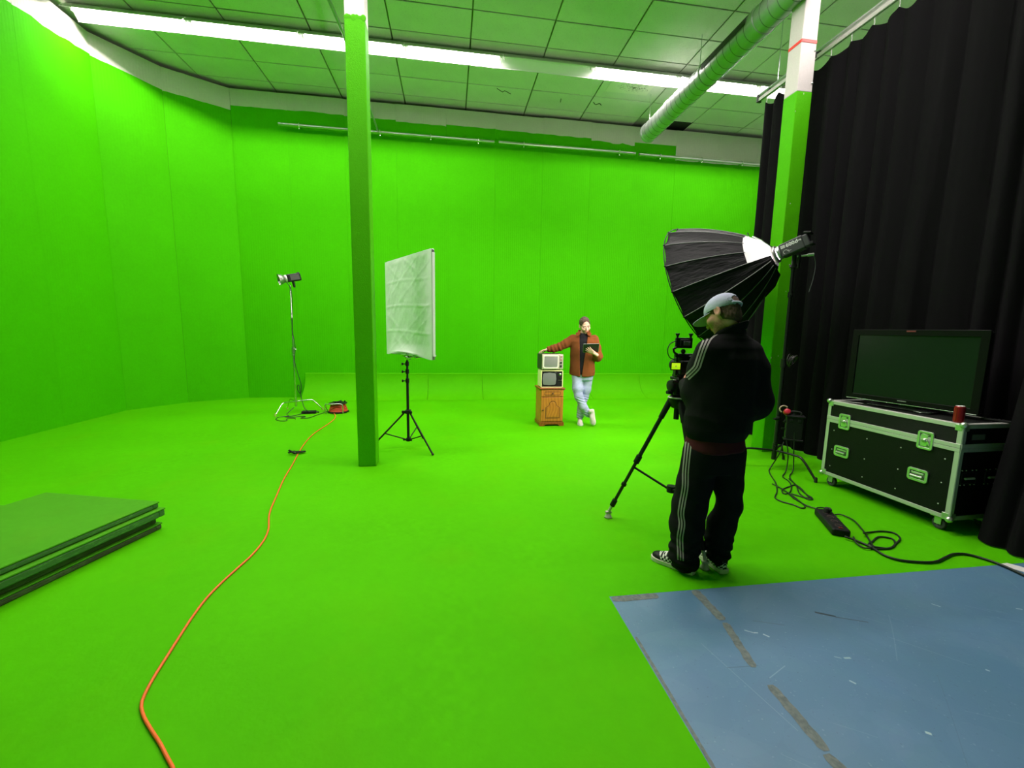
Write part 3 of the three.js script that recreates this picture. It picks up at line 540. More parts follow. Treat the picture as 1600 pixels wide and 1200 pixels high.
    for (const k of [0, 1, 2]) part('knob', [place(lathe([[0, 0.016], [0.006, 0.014], [0.007, 0]], 14), 0.112 + k * 0.024, 0.125, d / 2 - 0.003, Math.PI / 2)], M.chrome, v);
    part('speaker_grille', [0, 1, 2, 3, 4, 5].map(k => box(0.075, 0.003, 0.004, 0.135, 0.03 + k * 0.012, d / 2 - 0.001, 0.001)), M.rubber, v);
  }
  { // upper set: silver grey front, dark wooden case
    const w = 0.365, h = 0.25, d = 0.27, v = thing('vintage_television', 'old silver-fronted television with dark sides, stacked on top of the cream one', 'television', [X - 0.01, H + 0.293, -6.62 - 0.16], 0.06);
    part('shell', [place(extrude(frameShape(w, h, 0.014, 0.012), d, 0.002), 0, h / 2 + 0.014, -d / 2), box(w - 0.03, h - 0.03, 0.02, 0, h / 2 + 0.014, -d / 2 + 0.012)], darkWood, v);
    part('front', [box(w - 0.004, h - 0.004, 0.016, 0, h / 2 + 0.014, d / 2 + 0.004, 0.006)], cream, v);
    part('bezel', [place(extrude(frameShape(0.262, 0.214, 0.03, 0.014), 0.008, 0.004), -0.035, h / 2 + 0.014, d / 2 + 0.012)], std(linCol(0.75, 0.72, 0.66), 0.35), v);
    part('screen', [bulge(0.236, 0.188, 0.016, 5, -0.035, h / 2 + 0.014, d / 2 + 0.013)], glass, v);
    const cp = part('control_panel', [box(0.062, h - 0.03, 0.008, 0.14, h / 2 + 0.014, d / 2 + 0.014, 0.004)], silver, v);
    for (const k of [0, 1, 2]) part('push_button', [box(0.022, 0.013, 0.012, 0.14, 0.222 - k * 0.026, d / 2 + 0.02, 0.003)], k === 1 ? std(linCol(0.5, 0.42, 0.3), 0.4) : M.redPlastic, cp);
    part('dial', [place(lathe([[0, 0.018], [0.014, 0.016], [0.017, 0]], 24), 0.14, 0.125, d / 2 + 0.016, Math.PI / 2)], M.black, cp);
    part('dial', [place(lathe([[0, 0.018], [0.016, 0.016], [0.019, 0]], 24), 0.14, 0.068, d / 2 + 0.016, Math.PI / 2)], M.black, cp);
    for (const [a, b] of [[-1, -1], [1, -1], [-1, 1], [1, 1]]) part('foot', [place(lathe([[0.009, 0], [0.012, 0.014], [0, 0.014]], 12), a * 0.14, 0, b * 0.1)], M.rubber, v);
  }
}
// ------------------------------------------------------------------ flight case with flat television, can and small things
{
  const L = 1.15, D = 0.54, B = 0.115, T = 0.904, t = thing('flight_case', 'black flight case on castors with aluminium edges and butterfly latches', 'flight case', [3.976, 0, -2.622], 0.025);
  // local: x = depth away from the room, z = 0 (near end) to -L (far end); the long front is the plane x = 0
  const lam = phys(linCol(0.006, 0.0065, 0.006), 0.42, 0.35, { bumpMap: withRepeat(grain(256, (u, v) => 0.5 + 0.5 * tnoise(u, v, 90, 3)), 6, 6), bumpScale: 0.0006 });
  part('body', [box(D - 0.006, 0.585 - 0.0, L - 0.006, D / 2, B + 0.30, -L / 2, 0.006)], lam, t);
  const lid = part('lid', [box(D - 0.006, T - 0.71, L - 0.006, D / 2, (T + 0.712) / 2, -L / 2, 0.006)], lam, t);
  const e = 0.034, th = 0.006;
  const angle = (x, y, z0, z1, sx, sy) => [box(e, th, z1 - z0, x + sx * e / 2, y, (z0 + z1) / 2, 0.002), box(th, e, z1 - z0, x, y + sy * e / 2, (z0 + z1) / 2, 0.002)];
  const angleX = (y, z, sy, sz) => [box(D, th, e, D / 2, y, z + sz * e / 2, 0.002), box(D, e, th, D / 2, y + sy * e / 2, z, 0.002)];
  const angleY = (x, z, sx, sz, y0, y1) => [box(e, y1 - y0, th, x + sx * e / 2, (y0 + y1) / 2, z, 0.002), box(th, y1 - y0, e, x, (y0 + y1) / 2, z + sz * e / 2, 0.002)];
  for (const [x, sx] of [[0, 1], [D, -1]]) { part('edge_profile', angle(x, B, -L, 0, sx, 1), M.alu, t); part('edge_profile', angle(x, T, -L, 0, sx, -1), M.alu, lid); }
  for (const [z, sz] of [[0, -1], [-L, 1]]) { part('edge_profile', angleX(B, z, 1, sz), M.alu, t); part('edge_profile', angleX(T, z, -1, sz), M.alu, lid); }
  for (const [x, sx] of [[0, 1], [D, -1]]) for (const [z, sz] of [[0, -1], [-L, 1]]) { part('edge_profile', angleY(x, z, sx, sz, B, 0.71), M.alu, t); part('edge_profile', angleY(x, z, sx, sz, 0.712, T), M.alu, lid); }
  // tongue and groove band round the lid joint
  part('joint_band', [box(0.008, 0.03, L, -0.001, 0.695, -L / 2, 0.003), box(D, 0.03, 0.008, D / 2, 0.695, 0.001, 0.003)], M.alu, t);
  part('joint_band', [box(0.01, 0.034, L, -0.002, 0.729, -L / 2, 0.003), box(D, 0.034, 0.01, D / 2, 0.729, 0.002, 0.003)], M.alu, lid);
  const zinc = std(linCol(0.62, 0.66, 0.58), 0.3, 0.85);
  for (const y of [B, T]) for (const x of [0, D]) for (const z of [0, -L]) part('ball_corner', [sphere(0.026, x + (x ? -0.004 : 0.004), y + (y > 0.5 ? -0.006 : 0.006), z + (z ? 0.004 : -0.004), 14, 10), box(0.05, 0.05, 0.01, x + (x ? -0.03 : 0.03), y + (y > 0.5 ? -0.03 : 0.03), z, 0.006), box(0.01, 0.05, 0.05, x, y + (y > 0.5 ? -0.03 : 0.03), z + (z ? 0.03 : -0.03), 0.006)], zinc, t);
  const face = (g, z, y) => { g.rotateY(-Math.PI / 2); g.translate(0, y, z); return g; };
  const latch = z => {
    const l = part('latch', [face(extrude(frameShape(0.112, 0.15, 0.018, 0.014), 0.008, 0.003), z, 0.715)], zinc, t, 'recessed butterfly latch');
    part('dish', [face(extrude(roundRect(0.086, 0.124, 0.01), 0.002), z, 0.715)], std(linCol(0.25, 0.29, 0.22), 0.35, 0.8), l);
    part('butterfly', [face(extrude(roundRect(0.05, 0.1, 0.012), 0.006, 0.002), z - 0.008, 0.715), face(box(0.052, 0.018, 0.014, 0, 0, 0.012), z, 0.715), face(place(lathe([[0, 0.02], [0.016, 0.018], [0.018, 0.002], [0.02, 0]], 18), 0, 0, 0.006, Math.PI / 2), z, 0.715), face(box(0.014, 0.06, 0.008, 0.024, -0.01, 0.012, 0.003, 0, 0, 0.4), z, 0.715)], zinc, l);
  };
  latch(-0.24); latch(-0.955);
  const handle = z => {
    const l = part('handle', [face(extrude(frameShape(0.15, 0.105, 0.022, 0.016), 0.008, 0.003), z, 0.405)], zinc, t, 'recessed spring handle');
    part('dish', [face(extrude(roundRect(0.12, 0.075, 0.012), 0.002), z, 0.405)], std(linCol(0.2, 0.23, 0.18), 0.4, 0.7), l);
    part('grip', [face(rod([-0.045, -0.012, 0.016], [0.045, -0.012, 0.016], 0.011), z, 0.405), face(box(0.095, 0.014, 0.006, 0, 0.016, 0.008), z, 0.405)], zinc, l);
  };
  handle(-0.26); handle(-0.95);
  // end handles
  for (const x of [0.12, 0.36]) { const l = part('handle', [place(extrude(frameShape(0.15, 0.095, 0.02, 0.007), 0.006, 0.002), x, 0.47, 0)], M.blackMetal, t); part('grip', [rod([x - 0.045, 0.465, 0.012], [x + 0.045, 0.465, 0.012], 0.009), ...[-0.07, -0.03, 0.03, 0.07].flatMap(k => [sphere(0.005, x + k, 0.53, 0.002, 8, 6), sphere(0.005, x + k, 0.41, 0.002, 8, 6)])], M.alu, l); }
  // rivets
  const riv = [];
  for (const z of [-0.09, -0.42, -0.72, -1.06]) for (const y of [0.22, 0.40, 0.60]) riv.push([z, y]);
  part('rivet', riv.filter(([z, y]) => !(y === 0.40 && (Math.abs(z + 0.26) < 0.1 || Math.abs(z + 0.95) < 0.1))).map(([z, y]) => place(new THREE.SphereGeometry(0.006, 8, 6).scale(0.4, 1, 1), 0.001, y, z)), M.alu, t);
  for (const x of [0.05, D - 0.05]) for (const z of [-0.09, -L + 0.09]) {
    const c = part('castor', [box(0.085, 0.008, 0.1, x, 0.108, z, 0.003), box(0.006, 0.06, 0.05, x - 0.026, 0.075, z, 0.003), box(0.006, 0.06, 0.05, x + 0.026, 0.075, z, 0.003), rod([x - 0.03, 0.05, z], [x + 0.03, 0.05, z], 0.007)], zinc, t);
    part('wheel', [place(lathe([[0.012, -0.018], [0.044, -0.018], [0.049, -0.012], [0.049, 0.012], [0.044, 0.018], [0.012, 0.018], [0.012, -0.018]], 28), x, 0.05, z, 0, 0, Math.PI / 2)], std(linCol(0.035, 0.036, 0.04), 0.6), c);
  }
  part('label', [place(extrude(roundRect(0.13, 0.045, 0.004), 0.002), 0.16, 0.80, 0.0)], std(linCol(0.12, 0.12, 0.1), 0.5), t, 'worn grey label on the end');
}
{ // flat television
  const W = 1.0, Hh = 0.70, t = thing('flat_television', 'large black flat television with a dark screen, standing on the flight case', 'television', [4.22, 0.911, -3.253], -Math.PI / 2 + 0.192);
  const scr = new THREE.MeshPhysicalMaterial({ color: linCol(0.008, 0.013, 0.010), roughness: 0.22, specularIntensity: 0.6, bumpMap: withRepeat(grain(256, (u, v) => 0.5 + 0.5 * tfbm(u, v, 5, 61, 4)), 1, 1), bumpScale: 0.0004 });
  part('cabinet', [box(W, Hh - 0.02, 0.05, 0, 0.03 + Hh / 2, -0.03, 0.012), box(W * 0.75, Hh * 0.66, 0.04, 0, 0.03 + Hh / 2, -0.065, 0.015)], M.black, t);
  part('bezel', [place(extrude(frameShape(W, Hh, 0.012, 0.05), 0.014, 0.004), 0, 0.03 + Hh / 2, 0)], phys(linCol(0.006, 0.006, 0.006), 0.3, 0.25), t);
  part('screen', [box(W - 0.09, Hh - 0.09, 0.006, 0, 0.03 + Hh / 2, 0.006, 0.002)], scr, t, 'dark glossy screen with dusty smears');
  part('trim_strip', [box(W - 0.01, 0.007, 0.022, 0, 0.036, 0.012, 0.003)], M.chrome, t, 'silver strip along the lower edge');
  part('maker_plate', [box(0.07, 0.009, 0.004, -0.02, 0.066, 0.02, 0.001)], std(linCol(0.3, 0.31, 0.3), 0.4, 0.6), t);
  part('top_label', [box(0.07, 0.014, 0.003, -0.02, 0.03 + Hh - 0.012, 0.0195, 0.001)], std(linCol(0.17, 0.02, 0.025), 0.5), t, 'small dark red label');
  part('stand', [box(0.5, 0.014, 0.27, 0, 0.007, -0.02, 0.006), box(0.14, 0.06, 0.05, 0, 0.03, -0.06, 0.01)], M.blackGloss, t);
}
{ // can and flat things lying on the case
  const can = thing('drinks_can', 'red drinks can standing on the near front corner of the flight case', 'can', [4.012, 0.907, -2.69]);
  part('can_body', [lathe([[0, 0.002], [0.022, 0.001], [0.026, 0.0], [0.031, 0.008], [0.033, 0.014], [0.033, 0.118], [0.030, 0.128], [0.0265, 0.133]], 36)], std(0xffffff, 0.3, 0.3, { map: canvasTex(256, 128, (c, w, h) => { c.fillStyle = 'rgb(150,14,30)'; c.fillRect(0, 0, w, h); c.fillStyle = 'rgba(215,205,200,.85)'; for (const x of [60, 180]) { c.beginPath(); c.ellipse(x, 70, 12, 40, 0.35, 0, 7); c.lineWidth = 5; c.strokeStyle = 'rgba(90,8,18,.9)'; c.stroke(); } }) }), can);
  part('can_end', [lathe([[0.0275, 0.1325], [0.0265, 0.136], [0.025, 0.134], [0.023, 0.130], [0, 0.130]], 36), place(new THREE.TorusGeometry(0.006, 0.0015, 6, 14), 0.006, 0.132, 0, Math.PI / 2)], M.alu, can);
  solo('metal_strip', [box(0.018, 0.004, 0.21, 0, 0.002, 0, 0.001)], M.alu, 'thin pale metal strip lying on the far front end of the flight case', 'strip', [4.035, 0.908, -3.62], 0.55);
  const dish = lathe([[0, 0.002], [0.05, 0.002], [0.062, 0.006], [0.064, 0.010], [0.06, 0.009], [0.05, 0.005], [0, 0.005]], 32);
  solo('metal_disc', [dish], M.steel, 'flat round silver lid lying on the flight case before the television', 'lid', [4.17, 0.9075, -3.06]);
  const rm = thing('remote_control', 'slim dark remote control lying on the flight case near its end', 'remote control', [4.40, 0.9075, -2.70], 0.5);
  part('case', [box(0.045, 0.018, 0.17, 0, 0.009, 0, 0.007)], M.black, rm);
  part('button', [0, 1, 2, 3, 4].flatMap(j => [-1, 0, 1].map(i => box(0.008, 0.004, 0.008, i * 0.012, 0.0195, -0.06 + j * 0.025, 0.002))), M.rubber, rm);
}
// ------------------------------------------------------------------ cables lying on the floor
const floorCable = (pts, r, lift = 0) => tube(pts.map(([x, z, y]) => [x, (y === undefined ? r : y) + lift, z]), r, pts.length * 7, 7);
const cableBlack = std(linCol(0.006, 0.012, 0.006), 0.5);
{ // orange extension cord from the reel to the bottom of the picture
  const p = [[-2.16, -7.93, 0.03], [-2.08, -7.80], [-2.027, -7.64], [-1.98, -7.4], [-1.971, -7.071], [-2.0, -6.35], [-1.954, -5.822], [-1.875, -5.344], [-1.792, -4.914], [-1.711, -4.449], [-1.607, -3.983], [-1.512, -3.59], [-1.403, -3.294], [-1.365, -3.12], [-1.359, -2.917], [-1.378, -2.756], [-1.396, -2.599], [-1.401, -2.452], [-1.386, -2.292], [-1.364, -2.151], [-1.342, -2.022], [-1.321, -1.899], [-1.299, -1.806], [-1.278, -1.75], [-1.233, -1.692], [-1.161, -1.622], [-1.085, -1.553], [-1.025, -1.493], [-0.985, -1.454], [-0.93, -1.38], [-0.9, -1.2], [-0.95, -0.9]];
  solo('extension_cord', [floorCable(p, 0.0068)], M.orange, 'long orange extension cord winding from the cable reel across the green floor', 'cord');
  const c = thing('cable_clamp', 'small black spring clamp lying on the orange cord', 'clamp', [-1.88, 0, -5.36], 0.4);
  part('jaw', [box(0.13, 0.014, 0.026, 0.02, 0.022, 0.02, 0.005, 0, 0.25), box(0.13, 0.014, 0.026, 0.02, 0.022, -0.02, 0.005, 0, -0.25)], M.black, c);
  part('handle', [box(0.09, 0.018, 0.026, -0.07, 0.045, 0.035, 0.006, 0, -0.5, -0.5), box(0.09, 0.018, 0.026, -0.07, 0.024, -0.04, 0.006, 0, 0.5, 0)], M.black, c);
  part('spring', [place(new THREE.TorusGeometry(0.016, 0.006, 8, 18), -0.05, 0.024, 0, Math.PI / 2)], M.steel, c);
}
{ // cable reel
  const t = thing('cable_reel', 'cable reel with red orange cable on a bent metal frame', 'cable reel', [-2.07, 0, -8.02], 0.15);
  const turns = []; for (let j = 0; j < 6; j++) for (let i = 0; i < 1; i++) turns.push(place(new THREE.TorusGeometry(0.155 - j * 0.0075, 0.013, 8, 44), 0, 0.035 + j * 0.024, 0, Math.PI / 2));
  part('wound_cable', turns, std(linCol(0.62, 0.06, 0.03), 0.5), t, 'wound red orange cable');
  part('drum', [lathe([[0, 0.012], [0.185, 0.012], [0.185, 0.022], [0.14, 0.024], [0.105, 0.165], [0.16, 0.168], [0.16, 0.178], [0, 0.178]], 40)], M.black, t);
  part('frame', [tube([[-0.2, 0.012, 0.12], [-0.215, 0.1, 0.13], [-0.2, 0.17, 0.14], [-0.1, 0.185, 0.18], [0.06, 0.185, 0.19], [0.09, 0.16, 0.19], [0.095, 0.012, 0.185]], 0.009, 60), tube([[-0.2, 0.012, -0.12], [-0.23, 0.1, -0.1], [-0.215, 0.17, 0.0], [-0.2, 0.175, 0.14]], 0.009, 40)], M.steel, t);
  part('crank', [rod([0, 0.178, 0], [0, 0.2, 0], 0.014), box(0.24, 0.008, 0.025, 0.02, 0.2, 0, 0.003, 0, -0.3), rod([0.12, 0.2, 0.03], [0.12, 0.225, 0.03], 0.012), rod([-0.05, 0.19, 0.05], [0.05, 0.205, -0.06], 0.012)], M.black, t);
}
// ------------------------------------------------------------------ chrome light stand with lamp head
function turtleLeg(dir, reach, hub, drop, r = 0.011) { // sliding-leg stand: arm goes out, then bends to the floor
  const c = Math.cos(dir), s = Math.sin(dir);
  return tube([[c * 0.02, hub, s * 0.02], [c * (reach * 0.45), hub + 0.012, s * (reach * 0.45)], [c * (reach * 0.62), hub + 0.008, s * (reach * 0.62)], [c * (reach * 0.7), hub - 0.02, s * (reach * 0.7)], [c * reach, 0.022, s * reach]], r, 40, 10, false, 'centripetal');
}
{
  const X = -2.834, Z = -8.082, t = thing('light_stand', 'tall chrome light stand with bent legs in the far left corner', 'light stand', [X, 0, Z]);
  const legs = [[Math.atan2(0.40, -0.21), 0.45], [Math.atan2(-0.15, 0.40), 0.45], [Math.atan2(-0.3, -0.25), 0.42]];
  for (const [a, r] of legs) { const l = part('leg', [turtleLeg(a, r, 0.2)], M.chrome, t); part('foot', [place(lathe([[0.012, 0], [0.015, 0.003], [0.014, 0.045], [0.011, 0.05]], 14), Math.cos(a) * r, 0, Math.sin(a) * r)], std(linCol(0.45, 0.5, 0.12), 0.5), l); }
  part('hub', [rod([0, 0.11, 0], [0, 0.27, 0], 0.024), sphere(0.026, 0, 0.2, 0), rod([0.0, 0.22, 0.02], [0.04, 0.22, 0.05], 0.008)], M.chrome, t);
  const tilt = 0.012;
  part('lower_tube', rod([0, 0.12, 0], [0.004, 1.17, 0], 0.0185), M.chrome, t);
  part('upper_tube', rod([0.004, 1.17, 0], [0.006, 2.30, 0], 0.0145), M.chrome, t);
  part('collar', [rod([0.004, 1.10, 0], [0.004, 1.20, 0], 0.027), rod([0.02, 1.16, 0.01], [0.06, 1.16, 0.03], 0.009), place(lathe([[0, 0.018], [0.016, 0.015], [0.018, 0]], 14), 0.055, 1.16, 0.03, 0, 0, -1.2), rod([0, 1.05, 0], [0, 1.08, 0], 0.024)], M.steel, t);
  void tilt;
  const h = thing('studio_lamp', 'small dark studio lamp with bare round reflector on the chrome stand', 'lamp', [X + 0.01, 2.43, Z], -1.12);
  // local +z is where the lamp points: left and toward the room
  h.rotation.set(0.24, -1.02, 0, 'YXZ');
  part('body', [box(0.125, 0.135, 0.23, 0, 0, -0.06, 0.02), box(0.11, 0.03, 0.03, 0, 0.065, -0.15, 0.008)], M.blackMetal, h);
  part('side_plate', [box(0.004, 0.09, 0.15, 0.064, 0, -0.07, 0.002), box(0.004, 0.09, 0.15, -0.064, 0, -0.07, 0.002)], std(linCol(0.12, 0.12, 0.12), 0.4, 0.5), h);
  part('mount_ring', [place(lathe([[0.055, 0], [0.066, 0.004], [0.066, 0.03], [0.055, 0.034]], 32), 0, 0, 0.055, Math.PI / 2)], M.alu, h);
  part('reflector', [place(lathe([[0.03, 0], [0.062, 0.012], [0.085, 0.06], [0.095, 0.1], [0.0965, 0.1], [0.087, 0.058], [0.064, 0.008], [0.03, -0.003]], 40), 0, 0, 0.085, Math.PI / 2)], std(linCol(0.3, 0.34, 0.28), 0.3, 0.8), h);
  part('lamp_face', [place(new THREE.CircleGeometry(0.03, 24), 0, 0, 0.089)], std(linCol(0.6, 0.55, 0.25), 0.4), h);
  part('yoke', [box(0.03, 0.1, 0.04, 0, -0.1, -0.03, 0.008), rod([0, -0.17, -0.03], [0, -0.1, -0.03], 0.019), rod([0, -0.09, -0.03], [0.07, -0.1, -0.03], 0.008), box(0.04, 0.02, 0.02, 0.08, -0.1, -0.03, 0.006)], M.blackMetal, h);
  solo('power_cable', [tube([[X - 0.05, 2.38, Z + 0.06], [X + 0.03, 2.25, Z + 0.05], [X + 0.035, 1.9, Z + 0.035], [X + 0.02, 1.5, Z + 0.03], [X + 0.05, 1.2, Z + 0.03], [X + 0.03, 0.95, Z + 0.03], [X + 0.09, 0.65, Z + 0.03], [X + 0.12, 0.5, Z + 0.03], [X + 0.10, 0.35, Z + 0.03], [X + 0.05, 0.45, Z + 0.04], [X + 0.08, 0.52, Z + 0.045], [X + 0.12, 0.3, Z + 0.06], [X + 0.2, 0.1, Z + 0.15], [X + 0.3, 0.04, Z + 0.22]], 0.006, 160)], cableBlack, 'thin dark cable hanging down along the chrome light stand', 'cable');
  solo('power_adapter', [box(0.24, 0.05, 0.11, 0, 0.025, 0, 0.012), rod([0.12, 0.03, 0], [0.17, 0.02, 0.01], 0.012)], M.black, 'black power adapter lying on the floor at the foot of the chrome stand', 'adapter', [-2.56, 0, -7.93], 0.1);
  solo('power_cable', [floorCable([[-2.62, -7.9, 0.02], [-2.75, -7.7], [-2.86, -7.62], [-2.72, -7.58], [-2.60, -7.66], [-2.52, -7.62], [-2.56, -7.5], [-2.44, -7.5], [-2.38, -7.72], [-2.33, -7.88], [-2.24, -7.93, 0.04]], 0.006)], cableBlack, 'black cable lying in loops between the power adapter and the cable reel', 'cable');
  solo('power_cable', [floorCable([[-2.84, -8.0, 0.1], [-2.92, -7.86], [-2.83, -7.7], [-2.95, -7.6], [-2.93, -7.42], [-2.79, -7.28], [-2.72, -7.30], [-2.77, -7.48], [-2.66, -7.50], [-2.62, -7.42]], 0.006)], cableBlack, 'black cable curled on the floor in front of the chrome stand', 'cable');
}
// ------------------------------------------------------------------ black tripod stand with white fabric panel
{
  const X = -0.552, Z = -5.511, t = thing('light_stand', 'black three-legged stand carrying the white fabric panel', 'light stand', [X, 0, Z]);
  const r = 0.5, dirs = [Math.atan2(0.38, 0.34), Math.atan2(-0.42, -0.62), Math.atan2(-0.62, 0.42)].map((a, i) => i === 0 ? a : i === 1 ? a : a);
  const d2 = [dirs[0], dirs[0] + 2.0944, dirs[0] - 2.0944];
  for (const a of d2) {
    const c = Math.cos(a), s = Math.sin(a), l = part('leg', [rod([c * 0.035, 0.49, s * 0.035], [c * r, 0.012, s * r], 0.011), rod([c * 0.06, 0.475, s * 0.06], [c * 0.3, 0.215, s * 0.3], 0.006)], M.black, t);
    part('brace', [rod([c * 0.02, 0.115, s * 0.02], [c * 0.29, 0.215, s * 0.29], 0.0075)], M.black, t);
    part('foot', [sphere(0.016, c * r, 0.016, s * r)], M.rubber, l);
  }
  part('collar', [box(0.07, 0.05, 0.07, 0, 0.49, 0, 0.01), ...d2.map(a => box(0.06, 0.035, 0.022, Math.cos(a) * 0.05, 0.49, Math.sin(a) * 0.05, 0.006, 0, -a))], M.black, t);
  part('lower_collar', [rod([0, 0.095, 0], [0, 0.135, 0], 0.03), ...d2.map(a => box(0.06, 0.022, 0.02, Math.cos(a) * 0.04, 0.115, Math.sin(a) * 0.04, 0.005, 0, -a))], M.black, t);
  part('lower_tube', rod([0, 0.09, 0], [0, 0.93, 0], 0.0175), M.black, t); part('upper_tube', rod([0, 0.93, 0], [0, 1.20, 0], 0.0135), M.black, t);
  for (const y of [0.90, 1.02, 1.12]) part('lock_knob', [rod([0, y - 0.025, 0], [0, y + 0.03, 0], 0.024), rod([0, y, 0], [-0.055, y, 0.01], 0.007), box(0.02, 0.035, 0.018, -0.06, y, 0.01, 0.006)], M.black, t);
  part('grip_head', [sphere(0.03, 0, 1.2, 0), rod([0, 1.17, 0], [0, 1.26, 0], 0.016), rod([-0.09, 1.235, -0.13], [0.09, 1.235, 0.13], 0.01), rod([0, 1.2, 0], [0.05, 1.19, 0.08], 0.012)], M.chrome, t);
  // panel: frame with a white cloth drawn over it; local x along its width
  const W = 1.052 * 0 + 1.379 * 0 + 1.38, yb = 1.215, yt = 2.475;
  const p = thing('fabric_panel', 'white wrinkled cloth drawn over a rectangular frame, on the black stand', 'panel', [-0.53, 0, -5.52], -1.052);
  const w = W - 0.0, hh = yt - yb, nx = 70, ny = 90;
  const fr = extrude(frameShape(w - 0.02, hh - 0.02, 0.02, 0.025), 0.025); fr.translate(0, (yb + yt) / 2, -0.0125);
  part('frame', [fr, ...[-1, 1].flatMap(a => [-1, 1].map(b => box(0.06, 0.06, 0.034, a * (w / 2 - 0.03), (yb + yt) / 2 + b * (hh / 2 - 0.03), 0, 0.006)))], M.steel, p);
  part('cross_bar', [rod([-w / 2, yb + 0.05, -0.02], [w / 2, yb + 0.05, -0.02], 0.012)], M.alu, p);
  const cloth = std(linCol(0.88, 0.88, 0.88), 0.75, 0, { side: THREE.DoubleSide, bumpMap: withRepeat(grain(256, (u, v) => 0.5 + 0.5 * tfbm(u, v, 12, 27, 4)), 3, 3), bumpScale: 0.0012 });
  const g = new THREE.PlaneGeometry(w, hh, nx, ny), q = g.attributes.position;
  for (let i = 0; i < q.count; i++) {
    const x = q.getX(i), y = q.getY(i), u = x / w + 0.5, v = y / hh + 0.5, edge = smooth(0, 0.06, u) * smooth(0, 0.06, 1 - u) * smooth(0, 0.05, 1 - v);
    const ridge = (a, b, c) => { const n = noise(x * a + y * b, y * c, 4); return 1 - Math.abs(n); };
    let z = 0.006 * ridge(2.2, 3.2, 0.8) * Math.pow(ridge(3.2, 1.1, 2), 2) + 0.003 * Math.pow(ridge(5, -4, 1.1), 2) + 0.003 * Math.pow(ridge(3.2, 6, 1.6), 3) + 0.002 * Math.pow(ridge(-4, 8, 2.2), 4) + 0.004 * noise(x * 9, y * 6, 2) + 0.002 * noise(x * 26, y * 17, 5);
    for (const [fy, am] of [[0.25, 0.004], [0.51, 0.004], [0.76, 0.003]]) { const d = (v - fy - 0.012 * Math.sin(u * 5)) * hh; z += am * Math.exp(-Math.pow(d / 0.012, 2)); } // fold creases
    const bow = smooth(0.14, 0.0, v) * Math.sin(Math.PI * clamp((u - 0.05) / 0.9)); // loose lower edge over the clamp
    q.setZ(i, 0.022 + z * edge + 0.05 * bow); q.setY(i, y + 0.062 * Math.pow(bow, 1.2) * smooth(0.07, 0.0, v));
  }
  g.computeVertexNormals(); g.translate(0, (yb + yt) / 2, 0);
  part('cloth', [g], cloth, p, 'white wrinkled cloth');
  // turned-over hems round the back edge
  part('hem', [box(0.012, hh - 0.08, 0.034, w / 2, (yb + yt) / 2, -0.002, 0.004), box(0.012, hh - 0.08, 0.034, -w / 2, (yb + yt) / 2, -0.002, 0.004), box(w - 0.08, 0.012, 0.034, 0, yt, -0.002, 0.004)], cloth, p);
  for (const [cx, cw] of [[-0.16, 0.05], [0.02, 0.05], [0.2, 0.04]]) part('clamp', [box(cw, cw, 0.065, cx, yb + 0.008, -0.02, 0.01)], M.chrome, p);
}
